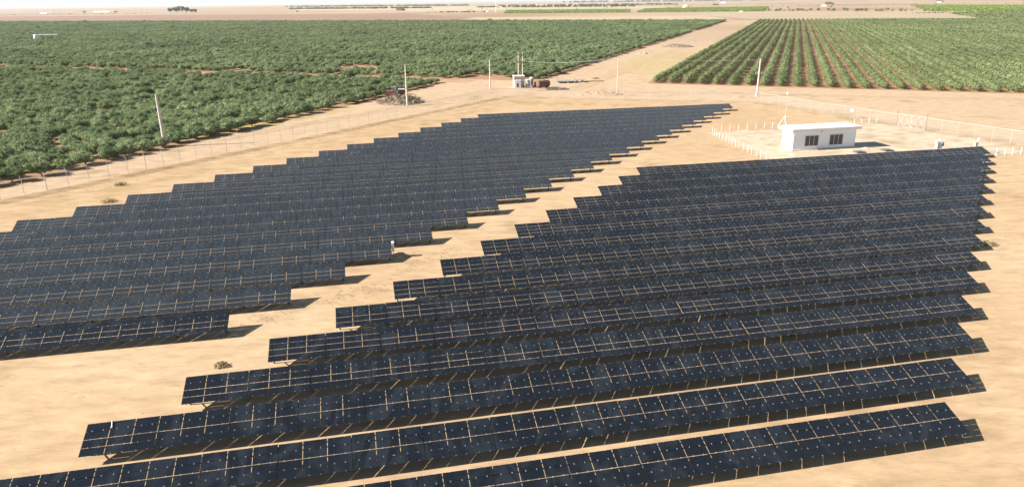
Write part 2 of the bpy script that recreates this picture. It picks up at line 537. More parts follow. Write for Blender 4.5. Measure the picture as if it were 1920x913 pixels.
for k, nm in enumerate(('ground', 'orchard_ground', 'field_ground', 'dirt_road', 'gravel_ground')):
    q = quads[(cls == k).reshape(-1)]
    used, inv = np.unique(q, return_inverse=True)
    me = bpy.data.meshes.new(nm)
    me.vertices.add(len(used)); me.vertices.foreach_set('co', allv[used].astype(np.float32).ravel())
    me.loops.add(len(q) * 4); me.loops.foreach_set('vertex_index', inv.reshape(-1).astype(np.int32))
    me.polygons.add(len(q)); me.polygons.foreach_set('loop_start', np.arange(0, len(q) * 4, 4, dtype=np.int32))
    me.polygons.foreach_set('use_smooth', np.ones(len(q), bool))
    at = me.attributes.new('soil', 'FLOAT_COLOR', 'POINT')
    at.data.foreach_set('color', np.concatenate([allc[used], np.ones((len(used), 1))], 1).astype(np.float32).ravel())
    me.materials.append(M_SOIL)
    me.update()
    me.validate()
    if me.polygons[0].normal.z < 0: me.flip_normals()
    tag(link(nm, me), kind='structure')


def sheet(name, poly, col, z, col2=None, scale=0.01):
    m = plain(name + '_soil', col, 0.95, col2=col2 or tuple(c * .85 for c in col), noise=0.2, scale=scale)
    b = MB()
    b.add([(x, y, z) for x, y in poly], [tuple(range(len(poly)))])
    o = b.build(name, m)
    if o.data.polygons[0].normal.z < 0: o.data.flip_normals()
    return tag(o, kind='structure')


sheet('ploughed_field', [(-1300, 1520), (-88, 1130), (-60, 1300), (-270, 1960), (-1700, 2350)], (0.31, 0.185, 0.12), 0.12, (0.27, 0.155, 0.10))
sheet('fallow_field', [(-1500, 1440), (-920, 1370), (300, 1000), (320, 1240), (-60, 1310), (-88, 1200), (-955, 1460), (-1500, 1640)], (0.50, 0.37, 0.24), 0.06)
sheet('stubble_field', [(330, 1030), (720, 880), (640, 1330), (560, 1600), (300, 1600)], (0.44, 0.33, 0.215), 0.06)
sheet('dry_field', [(-300, 2300), (420, 2300), (700, 3100), (-500, 3300)], (0.50, 0.40, 0.26), 0.14)
sheet('pale_field', [(-2600, 3300), (-1250, 2800), (-1500, 4200), (-3600, 5200)], (0.40, 0.30, 0.23), 0.16)
sheet('sandy_field', [(-900, 3200), (-100, 2600), (200, 4200), (-1400, 5000)], (0.52, 0.42, 0.29), 0.16)

# ------------------------------------------------------------------ air
hb = MB()
hb.box((0, 0, 20.0), (110000, 110000, 42.0))
M_HAZE, ht, hp = newmat('haze')
ht.nodes.remove(hp)
pv = ht.nodes.new('ShaderNodeVolumePrincipled')
pv.inputs['Color'].default_value = (0.74, 0.77, 0.80, 1)
pv.inputs['Density'].default_value = 0.00006
pv.inputs['Anisotropy'].default_value = 0.2
ht.links.new(pv.outputs[0], ht.nodes['Material Output'].inputs['Volume'])
haze = tag(hb.build('haze', M_HAZE), kind='stuff')

# ------------------------------------------------------------------ foliage builders
def leaf_quads(b, pts, nrm, size, rng, m=0, asp=0.6):
    for p, n in zip(pts, nrm):
        n = n + rng.normal(0, 0.55, 3)
        n /= np.linalg.norm(n) + 1e-9
        t = np.cross(n, rng.normal(0, 1, 3)); t /= np.linalg.norm(t) + 1e-9
        c = np.cross(n, t)
        s = size * rng.uniform(0.6, 1.3)
        b.add([p - t * s * .5, p + c * s * asp * .5, p + t * s * .5, p - c * s * asp * .5], [(0, 1, 2, 3)], m)


def lump(b, c, r, rng, m=0, n=8, k=5):
    """small closed lumpy core"""
    vs = []
    for i in range(1, k):
        th = math.pi * i / k
        for j in range(n):
            ph = 2 * math.pi * (j + .5 * (i % 2)) / n
            f = rng.uniform(0.8, 1.15)
            vs.append((c[0] + r[0] * f * math.sin(th) * math.cos(ph), c[1] + r[1] * f * math.sin(th) * math.sin(ph), c[2] + r[2] * f * math.cos(th)))
    vs += [(c[0], c[1], c[2] + r[2]), (c[0], c[1], c[2] - r[2])]
    fs = []
    for i in range(k - 2):
        for j in range(n):
            fs.append((i * n + j, (i + 1) * n + j, (i + 1) * n + (j + 1) % n, i * n + (j + 1) % n))
    T = len(vs) - 2
    for j in range(n):
        fs.append((T, j, (j + 1) % n))
        fs.append((T + 1, (k - 2) * n + (j + 1) % n, (k - 2) * n + j))
    b.add(vs, fs, m)


def crown_mesh(name, mat, seed, R=(2.45, 2.35, 1.35), zc=1.32, lobes=9, leaves=1350, size=0.30, lob_r=0.5):
    rng = np.random.default_rng(seed)
    b = MB()
    cs = []
    for i in range(lobes):
        a = rng.uniform(0, 2 * math.pi)
        q = math.sqrt(rng.uniform(0.05, 1)) * 0.74
        cs.append((np.array((R[0] * q * math.cos(a), R[1] * q * math.sin(a), zc + R[2] * rng.uniform(-.35, .6) * (1 - .5 * q))),
                   np.array(R) * lob_r * rng.uniform(.75, 1.2) * np.array((1, 1, 1.05))))
    lump(b, (0, 0, zc - 0.15), [r * .56 for r in R], rng)
    for c, r in cs: lump(b, c, r * .72, rng, n=7, k=4)
    per = leaves // lobes
    for c, r in cs:
        d = rng.normal(0, 1, (per, 3))
        d[:, 2] = d[:, 2] * .9 + .25
        d /= np.linalg.norm(d, axis=1)[:, None]
        pts = c + d * r * rng.uniform(.7, 1.25, (per, 1))
        pts[:, 2] = np.maximum(pts[:, 2], 0.12)
        leaf_quads(b, pts, d, size, rng, asp=.5)
    # loose shoots poking out of the top
    for _ in range(26):
        c, r = cs[rng.integers(lobes)]
        a = rng.normal(0, .5, 2)
        p = c + np.array((a[0] * r[0], a[1] * r[1], r[2] * rng.uniform(.9, 1.35)))
        leaf_quads(b, [p, p - np.array((0, 0, .15))], [np.array((a[0], a[1], .4))] * 2, size * 1.1, rng, asp=.35)
    return b.mesh(name, mat)


def trunk_mesh(name, seed, h=1.1, r=0.16):
    rng = np.random.default_rng(seed)
    b = MB()
    p = Vector((0, 0, -0.1)); q = Vector((rng.uniform(-.1, .1), rng.uniform(-.1, .1), h * .6))
    b.cyl(p, q, r, r * .75, 8)
    for k in range(4):
        a = k * 1.6 + rng.uniform(-.4, .4)
        e = q + Vector((math.cos(a) * .8, math.sin(a) * .8, h * .75))
        b.cyl(q - Vector((0, 0, .06)), e, r * .5, r * .2, 6)
    return b.mesh(name, M_BARK)


NV = 6
crowns = [crown_mesh('crown', M_OLIVE, 100 + i, R=(2.6 + .35 * (i % 3 - 1), 2.35 + .2 * (i % 2), 1.42 + .12 * (i % 2)), lobes=12 + i % 4, lob_r=.40) for i in range(NV)]
trunks = [trunk_mesh('trunk', 200 + i) for i in range(NV)]


def instancer(name, pts, rot, scl, sources, mat_label, kind='stuff'):
    """one stuff object: a point mesh whose points carry whole plants"""
    me = bpy.data.meshes.new(name)
    me.vertices.add(len(pts)); me.vertices.foreach_set('co', np.asarray(pts, np.float32).ravel())
    a = me.attributes.new('rz', 'FLOAT', 'POINT'); a.data.foreach_set('value', np.asarray(rot, np.float32))
    a = me.attributes.new('sc', 'FLOAT_VECTOR', 'POINT'); a.data.foreach_set('vector', np.asarray(scl, np.float32).ravel())
    a = me.attributes.new('pick', 'INT', 'POINT'); a.data.foreach_set('value', RNG.integers(0, len(sources), len(pts)).astype(np.int32))
    o = link(name, me)
    ng = bpy.data.node_groups.new(name, 'GeometryNodeTree')
    ng.interface.new_socket('Geometry', in_out='INPUT', socket_type='NodeSocketGeometry')
    ng.interface.new_socket('Geometry', in_out='OUTPUT', socket_type='NodeSocketGeometry')
    N, L = ng.nodes, ng.links
    gi, go = N.new('NodeGroupInput'), N.new('NodeGroupOutput')
    iop = N.new('GeometryNodeInstanceOnPoints')
    iop.inputs['Pick Instance'].default_value = True
    g2i = N.new('GeometryNodeGeometryToInstance')
    for s in reversed(sources):
        oi = N.new('GeometryNodeObjectInfo'); oi.transform_space = 'ORIGINAL'
        oi.inputs['Object'].default_value = s
        L.new(oi.outputs['Geometry'], g2i.inputs[0])

    def attr(nm, dt):
        n = N.new('GeometryNodeInputNamedAttribute'); n.data_type = dt; n.inputs['Name'].default_value = nm
        return n.outputs['Attribute']
    cx_ = N.new('ShaderNodeCombineXYZ'); L.new(attr('rz', 'FLOAT'), cx_.inputs[2])
    e2r = N.new('FunctionNodeEulerToRotation'); L.new(cx_.outputs[0], e2r.inputs[0])
    L.new(gi.outputs[0], iop.inputs['Points'])
    L.new(g2i.outputs[0], iop.inputs['Instance'])
    L.new(attr('pick', 'INT'), iop.inputs['Instance Index'])
    L.new(e2r.outputs[0], iop.inputs['Rotation'])
    L.new(attr('sc', 'FLOAT_VECTOR'), iop.inputs['Scale'])
    L.new(iop.outputs[0], go.inputs[0])
    md = o.modifiers.new('scatter', 'NODES'); md.node_group = ng
    return tag(o, mat_label[0], mat_label[1], None, kind)


def seen(x, y, z=1.5, mx=60, my=40):
    """rough test that a point lies in or near the field of view"""
    dx, dy, dz = x, y, z - CAM_H
    dep = dx * fw.x + dy * fw.y + dz * fw.z
    px = 960 + FPX * (dx * rr.x + dy * rr.y + dz * rr.z) / np.maximum(dep, 1)
    py = 456.5 - FPX * (dx * uu.x + dy * uu.y + dz * uu.z) / np.maximum(dep, 1)
    return (dep > 5) & (px > -mx) & (px < 1920 + mx) & (py < 913 + my), px, py


# ------------------------------------------------------------------ left orchard
pts = []
for k in range(0, 400):
    w = -83.0 - 2.0 - 5.0 * k
    n = int((985 + 10) / 4.3)
    u = 0.5 + np.arange(n) * 4.3 + RNG.uniform(0, 4.3)
    u = u + RNG.normal(0, .45, n)
    ww_ = w + RNG.normal(0, .22, n)
    ok = np.where(w > -112.5, u > 247.5, True) & ~((u > 230.5) & (u < 244)) & (u < 983)
    keep = RNG.uniform(0, 1, n) > 0.025
    ok &= keep
    pts.append(np.stack([UX * u + UY * ww_, UY * u - UX * ww_, u, np.full(n, k)], 1)[ok])
P = np.concatenate(pts)
vis, px, py = seen(P[:, 0], P[:, 1], 1.5, 90)
P = P[vis]
hole = (np.hypot((P[:, 0] + 394) / 1.5, (P[:, 1] - 622)) < 8.5)
weed_c = (-107.0, 187.0)
hole |= np.hypot((P[:, 0] - weed_c[0]) / 2.2, P[:, 1] - weed_c[1]) < 3.2
hole |= (fbm(P[:, 0] * .045, P[:, 1] * .045, 17) > 0.72) & (P[:, 2] > 205)
P = P[~hole]
vis_in, _, _ = seen(P[:, 0], P[:, 1], 1.5, 25, 12)
d = np.hypot(P[:, 0], P[:, 1])
order = np.argsort(np.where(vis_in, d, 1e9))[:300]
rest = np.ones(len(P), bool); rest[order] = False
GRP_T = 'nearest olive trees of the left orchard'
L_IN = 'bushy grey-green olive tree in the dense near part of the left orchard'
L_EDGE = 'bushy olive tree in the left orchard row that edges the dirt road'
src = []
protos = []
for i, idx in enumerate(order):
    x, y, u_, k_ = P[idx]
    edge = (abs(k_ - 6) < .5 and u_ < 231)
    sc = RNG.uniform(.74, 1.06)
    rz = RNG.uniform(0, 6.28)
    zs = sc * RNG.uniform(.9, 1.25)
    lab = L_EDGE if edge else L_IN
    if i < NV:
        t = thing('olive_tree', lab, 'olive tree', (x, y, 0), rz, GRP_T)
        c = link('crown', crowns[i], t)
        link('trunk', trunks[i], t)
        t.scale = (sc, sc, zs)
        src.append(c); protos.append(t)
    else:
        t = dup(protos[i % NV], (x, y, 0), rz, lab, (sc, sc, zs))
    t['group'] = 'olive trees along the dirt road' if edge else GRP_T
Q = P[rest]
n = len(Q)
sc = RNG.uniform(.72, 1.02, n)
big = RNG.uniform(0, 1, n) < .012
sc[big] *= 1.35
zs = sc * RNG.uniform(.85, 1.2, n)
# the sunken lines between blocks further back
instancer('olive_orchard', np.stack([Q[:, 0], Q[:, 1], 0 * Q[:, 0]], 1), RNG.uniform(0, 6.28, n), np.stack([sc, sc, zs], 1), src,
          ('far mass of olive trees filling the left orchard to its back edge', 'orchard'))

# ------------------------------------------------------------------ right orchard: hedge-like olive rows
def hedge_mesh(seed, length=758.0):
    rng = np.random.default_rng(seed)
    b = MB()
    s = 0.0
    while s < length:
        near_ = s < 110
        step = 2.1 if s < 330 else 4.2
        w, h = rng.uniform(1.0, 1.35), rng.uniform(1.8, 2.6)
        oy = rng.normal(0, .13)
        if rng.uniform() < .03 and s > 4: s += step; continue
        lump(b, (s, oy, h * .52), (step * .40, w * .66, h * .40), rng, n=7, k=5)
        cnt = 96 if s < 110 else (56 if s < 330 else 34)
        size = .40 if s < 110 else (.52 if s < 330 else .85)
        dd = rng.normal(0, 1, (cnt, 3)); dd[:, 2] += .2
        dd /= np.linalg.norm(dd, axis=1)[:, None]
        pts_ = np.array((s, oy, h * .54)) + dd * np.array((step * .48, w, h * .50)) * rng.uniform(.72, 1.2, (cnt, 1))
        pts_[:, 2] = np.maximum(pts_[:, 2], .15)
        leaf_quads(b, pts_, dd, size, rng)
        s += step * rng.uniform(.92, 1.12)
    return b.mesh('olive_hedgerow', M_HEDGE)


hm = [hedge_mesh(300 + i) for i in range(4)]
ORD = ['first', 'second', 'third', 'fourth', 'fifth', 'sixth', 'seventh', 'eighth', 'ninth', 'tenth', 'eleventh', 'twelfth', 'thirteenth', 'fourteenth',
       'fifteenth', 'sixteenth', 'seventeenth', 'eighteenth', 'nineteenth', 'twentieth', 'twenty-first', 'twenty-second', 'twenty-third', 'twenty-fourth']
ROWANG = math.atan2(UY, UX)
for k in range(66):
    w = -42.2 + 4.93 * k
    u = 247.5 + .01 * k + random.uniform(-.6, .6)
    p = xy(u, w)
    o = link('olive_hedgerow', hm[k % 4], None, (*p, 0), ROWANG)
    fat = min(1.0, max(0, (w - 25) / 70))
    o.scale = (1, 1.12 + .45 * fat + random.uniform(-.08, .08), 1 + .05 * fat)
    if k < 24:
        lab = 'outermost hedge-like olive row on the left edge of the right orchard' if k == 0 else \
            'hedge-like olive row, %s counting from the left edge of the right orchard' % ORD[k]
    else:
        lab = 'dense hedge-like olive row in the merged right-hand part of the right orchard'
    tag(o, lab, 'hedge', 'olive hedgerows of the right orchard')


def clumps(name, poly, spacing_u, spacing_w, h, mat, label, cat, size=1.6, jitter=.3, quads=10, keep=1.0):
    """far planting seen as one mass: leaf clumps in rows inside a polygon"""
    a = np.array(poly); U_, W_ = uw(a[:, 0], a[:, 1])
    b = MB(); rng = np.random.default_rng(len(name))
    for w in np.arange(W_.min(), W_.max(), spacing_w):
        u = np.arange(U_.min(), U_.max(), spacing_u) + rng.normal(0, jitter * spacing_u, max(0, len(np.arange(U_.min(), U_.max(), spacing_u))))
        x, y = UX * u + UY * w, UY * u - UX * w
        ok = inpoly(x, y, poly) & seen(x, y, 1, 40)[0] & (rng.uniform(0, 1, len(u)) < keep)
        for X_, Y_ in zip(x[ok], y[ok]):
            dd = rng.normal(0, 1, (quads, 3)); dd[:, 2] = np.abs(dd[:, 2])
            dd /= np.linalg.norm(dd, axis=1)[:, None]
            leaf_quads(b, np.array((X_, Y_, h * .3)) + dd * np.array((size * .6, size * .6, h * .65)), dd, size, rng, asp=.8)
    return tag(b.build(name, mat), label, cat, None, 'stuff')


clumps('young_orchard', [(-12, 1740), (268, 1680), (345, 2150), (-8, 2235)], 6, 5, 2.6, M_VINE, 'bright green far orchard block left of the track end', 'orchard', 2.6, quads=7)
clumps('green_plantation', [(284, 1672), (545, 1612), (830, 2410), (400, 2230)], 7, 5, 2.6, M_VINE, 'bright green far orchard block right of the pale mast', 'orchard', 2.6, quads=6)
clumps('bright_plantation', [(800, 1430), (860, 1300), (1500, 1900), (1250, 2350)], 8, 6, 2.4, M_VINE, 'bright yellow-green planting at the far right edge', 'orchard', 3.2, quads=6)
clumps('olive_plantation', [(560, 880), (830, 740), (1250, 1500), (870, 1290), (700, 1190)], 5, 5, 2.3, M_HEDGE, 'dull green planting behind the right orchard', 'orchard', 2.6, quads=7)
clumps('sapling_field', [(640, 1230), (800, 1170), (860, 1300), (760, 1330)], 9, 9, 1.6, M_HEDGE, 'thin pale saplings in the dry field beyond the right orchard', 'saplings', 1.6, quads=5, keep=.6)

# ------------------------------------------------------------------ solar rows
PHI = 0.21008
A = Vector((math.cos(PHI), math.sin(PHI), 0)); NN = Vector((-A.y, A.x, 0))
TILT, HL, CW = 0.36162, 0.70, 1.428
SEC = 3 * CW
MODW, MODH, SP = 1.394, 0.5945, 0.6235
R_END = [35.95, 40.99, 46.14, 50.97, 56.15, 61.14, 66.35, 71.42, 76.48, 81.42, 86.57, 91.69, 96.83, 101.76, 106.57]
L_END = [-11.99, -7.24, -2.34, 2.57, 7.48, 12.43, 17.33, 22.19, 27.26, 32.19, 37.09, 42.06, 47.12, 51.96, 57.11, 62.05, 67.08, 72.15, 77.04, 82.07, 87.1, 91.9]

CLIP = (0.050, 0.036, 0.014)
mb = MB(); mb.box((MODW / 2, MODH / 2, 0), (MODW, MODH, 0.007))
for f in (.27, .73):
    for y in (.012, MODH - .012): mb.box((MODW * f, y, 0.012), (CLIP[0], .021, CLIP[2]), m=1)
ME_MOD = mb.mesh('solar_module', [M_GLASS, M_CLIP])


def clips(b, m):
    for i in range(5):
        y = i * SP - (SP - MODH) / 2
        if i == 0: y = 0.012
        if i == 4: y = 4 * SP - (SP - MODH) - 0.012
        for j in range(3):
            for f in (.27, .73):
                b.box((j * CW + .017 + MODW * f, y, 0.014), CLIP, m=m)


sb = MB()
for j in range(3):
    for i in range(4):
        sb.box((j * CW + .017 + MODW / 2, i * SP + MODH / 2, 0), (MODW, MODH, 0.007))
clips(sb, 1)
ME_SECT = sb.mesh('panel_section', [M_GLASS, M_CLIP])
ME_SECT_D = sb.mesh('panel_section', [M_GLASS_D, M_CLIP])

fb = MB()          # purlins along the row, a sloping rafter at each section joint
ct, st = math.cos(TILT), math.sin(TILT)


def slope(x, s, o): return (x, s * ct - o * st, HL + s * st + o * ct)


for s, inset in ((0.579, 1.3), (1.203, 1.3), (1.89, .05), (2.25, .05)):  # lower two, hidden from view, are added to block sun through the seams
    fb.bar(slope(inset, s, -.080), slope(15 * SEC - inset, s, -.080), 0.06, 0.06)
for k in range(16):
    x = min(max(k * SEC, 0.3), 15 * SEC - .3)
    fb.bar(slope(x, .12, -.165), slope(x, 2.36, -.165), 0.07, 0.09)
    fb.bar(slope(x, .5, -.20), (x, 1.23 * ct, .45), 0.05, 0.05)
ME_FRAME = fb.mesh('support_frame', M_RACK)
pb = MB(); pb.cyl((0, 0, -.2), (0, 0, HL + 1.23 * st - .165), .065, n=8); ME_POST = pb.mesh('support_post', M_RACK)


def solar_row(block, k, right_end):
    off = (31.786 + 5.0108 * k) if block == 'right' else (58.531 + 5.0426 * k)
    left = right_end - 15 * SEC
    p = A * left + NN * off
    nm = 'nearest row' if k == 0 else ('farthest row' if k == (14 if block == 'right' else 21) else '%s row from the nearest' % ORD[k])
    t = thing('solar_panel_row', 'long dark solar panel row, the %s in the %s-hand array' % (nm, block), 'solar panels', (p.x, p.y, 0), PHI,
              'solar panel rows of the %s array' % block)
    detailed = (block == 'right' and k < 4) or (block == 'left' and k < 1)
    for i in range(15):
        # skip nothing: rows run on beyond the frame
        o = link('panel_section', None if detailed else (ME_SECT_D if block == 'left' else ME_SECT), t)
        o.location = (i * SEC, 0, HL + random.uniform(-.012, .012))
        o.rotation_euler = (TILT + random.gauss(0, .004), random.gauss(0, .0012), 0)
        if detailed:
            for j in range(3):
                for q in range(4):
                    m = link('solar_module', ME_MOD, o)
                    m.location = (j * CW + .017, q * SP, 0)
                    m.rotation_euler = (random.gauss(0, .007), random.gauss(0, .003), 0)
    link('support_frame', ME_FRAME, t)
    for i in range(16):
        link('support_post', ME_POST, t, (min(max(i * SEC, 0.3), 15 * SEC - .3), 1.23 * ct, 0))
    return t


for k, e in enumerate(R_END): solar_row('right', k, e)
for k, e in enumerate(L_END): solar_row('left', k, e)

# ------------------------------------------------------------------ fences
def fence(name, label, a, b, spacing, h, arm=None, rail=True, rail_r=.035, post_r=.04, mat=M_GALV):
    a, b = Vector((*a, 0)), Vector((*b, 0))
    d = b - a; L = d.length; e = d.normalized(); side = Vector((-e.y, e.x, 0))
    t = thing(name, label, 'fence', a)
    n = max(1, round(L / spacing))
    for i in range(n + 1):
        p = e * (L * i / n)
        q = MB()
        k = 1.5 if i % 5 == 0 else 1
        q.cyl(p + Vector((0, 0, -.2)), p + Vector((0, 0, h)), post_r * k, n=7)
        if arm is not None:
            q.cyl(p + Vector((0, 0, h - .01)), p + side * arm + Vector((0, 0, h + .38)), post_r * k, post_r * .8, n=6)
        q.build('fence_post', mat, t)
    m = MB()
    m.add([Vector((0, 0, .05)), d + Vector((0, 0, .05)), d + Vector((0, 0, h - .04)), Vector((0, 0, h - .04))], [(0, 1, 2, 3)])
    m.build('chain_link_mesh', M_LINK, t)
    if rail:
        m = MB(); m.cyl((0, 0, h), d + Vector((0, 0, h)), rail_r, n=6)
        m.build('top_rail', mat, t)
    if arm is not None:
        m = MB()
        for f in (.45, .95):
            o = side * arm * f + Vector((0, 0, h + .38 * f))
            m.cyl(o, d + o, .010, n=4, cap=False)
        m.build('barbed_wire', M_WIRE, t)
    return t


fence('chain_link_fence', 'long chain-link fence with cranked post tops along the left dirt road', FENCE_A[0], FENCE_A[1], 3.2, 2.45, arm=.38, rail_r=.018)
fence('chain_link_fence', 'chain-link fence behind the farthest left panel rows, facing the rusty tank', FENCE_B[0], FENCE_B[1], 3.6, 2.6, arm=.2, rail_r=.015, post_r=.03)
fence('chain_link_fence', 'chain-link fence with white top rail running from the corner to the gate', FENCE_C[0], FENCE_C[1], 3.4, 2.6, rail_r=.032, post_r=.032, mat=M_GALV)
fence('chain_link_fence', 'chain-link fence with white top rail on the right side of the gate', FENCE_D[0], FENCE_D[1], 3.4, 2.6, rail_r=.032, post_r=.032, mat=M_GALV)

# double gate with crossed braces
g0, g1 = Vector((83.6, 155.2, 0)), Vector((86.7, 149.4, 0))
t = thing('gate', 'double gate of white crossed braces between two tall grey posts', 'gate', g0)
d = g1 - g0; L = d.length; e = d.normalized()
for p in (Vector(), d):
    m = MB(); m.cyl(p + Vector((0, 0, -.2)), p + Vector((0, 0, 3.5)), .075, n=8); m.build('gate_post', M_STEEL, t)
for s in range(2):
    a = e * (.15 + s * (L - .3) / 2); b = e * (.1 + (s + 1) * (L - .3) / 2)
    m = MB()
    for f in range(2):
        p, q = a.lerp(b, f / 2), a.lerp(b, (f + 1) / 2)
        m.bar(p + Vector((0, 0, .15)), q + Vector((0, 0, 2.65)), .05); m.bar(p + Vector((0, 0, 2.65)), q + Vector((0, 0, .15)), .05)
    m.bar(a + Vector((0, 0, 2.7)), b + Vector((0, 0, 2.7)), .06); m.bar(a + Vector((0, 0, .12)), b + Vector((0, 0, .12)), .06)
    for p in (a, b): m.bar(p + Vector((0, 0, .1)), p + Vector((0, 0, 2.7)), .05)
    leaf = m.build('gate_leaf', M_GALV, t)
m = MB(); m.box(e * (L / 2) + Vector((0, 0, 1.35)), (.5, .06, .12), rz=math.atan2(e.y, e.x)); m.build('latch', M_WHITE, t)
m = MB(); m.add([Vector((0, 0, .1)), d + Vector((0, 0, .1)), d + Vector((0, 0, 2.7)), Vector((0, 0, 2.7))], [(0, 1, 2, 3)]); m.build('gate_mesh', M_LINK, t)
# small white sign on the fence
m = MB(); m.box((0, 0, 0), (.9, .03, .6)); o = m.build('sign', M_WHITE, None, (78.7, 166.0, 1.9)); o.rotation_euler = (0, 0, math.atan2(-39.1, 16.6))
tag(o, 'small blank white board fixed to the fence left of the gate', 'sign')

# short white posts round the gravel yard
pm = MB(); pm.box((0, 0, .62), (.08, .08, 1.5)); pm.box((0, 0, 1.39), (.06, .06, .04))
proto = None


def white_post(x, y, lab):
    global proto
    if proto is None:
        proto = pm.build('marker_post', M_WHITE); o = proto
        tag(o, lab, 'post', 'white posts around the gravel yard')
    else:
        o = proto.copy(); COL.objects.link(o); o['label'] = lab
    o.location = (x, y, 0)
    o.rotation_euler = (random.gauss(0, .03), random.gauss(0, .03), PHI)


for i in range(17):
    f = i / 16
    white_post(41.9 + 2.6 * f * f + random.gauss(0, .05), 148.4 - 28 * f, 'short white post in the line down the left side of the gravel yard')
for x, y in ((44.6, 151.2), (46.4, 151.4), (48.3, 151.6), (50.3, 152.0), (52.3, 152.5), (54.2, 152.9), (56.1, 153.3), (75.4, 157.2), (77.2, 157.5), (78.9, 157.8), (80.7, 158.1)):
    white_post(x, y, 'short white post in the line along the back of the gravel yard')
for x, y in ((84.9, 123.5), (86.5, 123.7), (88.1, 124.1), (89.7, 124.3), (91.4, 124.7), (93.1, 125.1), (94.8, 125.4)):
    white_post(x, y, 'short white post in the line right of the farthest panel row')

# ------------------------------------------------------------------ white building
t = thing('utility_building', 'low white flat-roofed utility building with grey louvred windows on the gravel yard', 'building', (51.6, 130.0, 0), PHI)
BW, BD, BH = 12.93, 3.5, 3.5
m = MB()
m.box((BW / 2, BD / 2, BH / 2 - .1), (BW, BD, BH + .2))
m.build('wall', M_WALL, t)
m = MB()
m.box(((-.75 + 13.6) / 2, (-.62 + 4.1) / 2, BH + .265), (14.35, 4.72, .53))
for i in range(36):                           # shallow folds of the roof edge
    m.box((-.75 + .2 + i * .398, -.64, BH + .30), (.20, .05, .40))
rf = m.build('roof', M_ROOF, t)
m = MB(); m.box((BW / 2, BD / 2, .06), (BW + .5, BD + .7, .14)); m.build('plinth', M_CREAM, t)
for x0 in (2.42, 7.48):
    m = MB()
    for z in (.72, 2.6): m.box((x0 + 1.36, -.03, z), (2.80, .08, .07))
    for i in range(4): m.box((x0 + i * .905 + .02, -.03, 1.66), (.075, .08, 1.82))
    w_ = m.build('window', M_FRAME, t)
    for i in range(3):
        q = MB()
        q.box((x0 + i * .905 + .47, .0, 1.66), (.83, .035, 1.82))
        for z in np.arange(.82, 2.55, .105): q.box((x0 + i * .905 + .47, -.022, z), (.82, .03, .05), M=Matrix.Rotation(.5, 4, 'X'))
        q.box((x0 + i * .905 + .47, -.04, 1.66), (.83, .02, .05))
        o = q.build('louvre', M_LOUVRE, w_)
m = MB()
for z in (.75, 2.55): m.box((-.03, 1.75, z), (.07, 1.7, .08))
for y in (.95, 1.75, 2.55): m.box((-.03, y, 1.65), (.07, .08, 1.8))
w_ = m.build('window', M_WHITE, t); w_['label'] = 'pale louvred window in the sunlit end wall'
m = MB()
for y in (1.35, 2.15): m.box((-.005, y, 1.65), (.04, .74, 1.74))
m.build('louvre', M_LOUVRE_W, w_)
m = MB(); m.box((5.6, -.1, 3.3), (.18, .14, .16)); m.build('wall_lamp', M_DGREY, t)

# antenna mast behind the building
t = thing('antenna_mast', 'thin white antenna mast on a braced tripod behind the white building', 'mast', (59.8, 156.7, 0))
m = MB(); m.cyl((0, 0, 0), (.25, 0, 7.4), .06, .045, 8); m.build('pole', M_GALV, t)
m = MB()
for k in range(3):
    a_ = k * 2.094 + .6
    m.cyl((1.2 * math.cos(a_), 1.2 * math.sin(a_), 0), (.06, 0, 2.3), .075, n=6)
    for j in range(3):
        pass
m.build('tripod', M_WHITE, t)
m = MB(); m.box((.05, -.12, 7.1), (.34, .26, .62)); m.build('antenna', M_WHITE, t)

# dark covers lying on the yard
for i, (x, y, lab) in enumerate(((62.9, 127.7, 'dark flat cover lying on the yard below the white building'), (68.6, 129.0, 'dark flat cover lying on the yard near the building shadow'))):
    m = MB(); m.box((0, 0, .09), (1.75, 1.5, .18)); m.box((0, 0, .2), (1.6, 1.35, .06))
    o = m.build('ground_cover', M_DGREY, None, (x, y, 0)); o.rotation_euler = (0, 0, PHI); tag(o, lab, 'cover')
m = MB(); m.lathe([(0.0, .12), (.3, .1), (.55, 0)], n=9); o = m.build('white_stone', M_WHITE, None, (50.2, 126.4, 0)); tag(o, 'pale stone beside the left end of the white building', 'stone')
m = MB(); m.box((0, 0, .1), (.9, .4, .2)); m.box((.1, 0, .24), (.5, .25, .1)); o = m.build('white_block', M_WHITE, None, (65.5, 131.0, 0)); tag(o, 'small pale block at the edge of the building shadow', 'block')

# weather station and sensor behind the farthest right row
def dome(m, c, r): m.lathe([(r, 0), (r * .95, r * .35), (r * .7, r * .75), (r * .3, r * .97), (0.001, r)], c, 12)


t = thing('weather_station', 'white weather cabinet carrying three white sensor domes behind the farthest right row', 'weather station', (74.5, 123.5, 0), PHI)
m = MB(); m.cyl((0, 0, -.1), (0, 0, 1.5), .07, n=8); m.build('post', M_GALV, t)
m = MB(); m.box((0, 0, 1.93), (1.0, .5, .92)); m.box((0, 0, 2.41), (1.1, .6, .06)); m.build('cabinet', M_WHITE, t)
m = MB(); m.bar((-.65, 0, 2.5), (.95, 0, 2.5), .05); m.box((.75, 0, 2.1), (.3, .3, .55)); m.build('bracket', M_DGREY, t)
for x, z in ((-.5, 2.62), (.02, 2.86), (.88, 2.62)):
    m = MB(); m.cyl((x, 0, 2.45), (x, 0, z), .03, n=6); m.lathe([(.14, 0), (.22, .06), (.22, .14)], (x, 0, z - .05), 12); dome(m, (x, 0, z + .08), .22)
    m.build('sensor_dome', M_WHITE, t)
t = thing('irradiance_sensor', 'white box and single sensor dome near the right end of the farthest right row', 'sensor', (82.0, 125.1, 0), PHI)
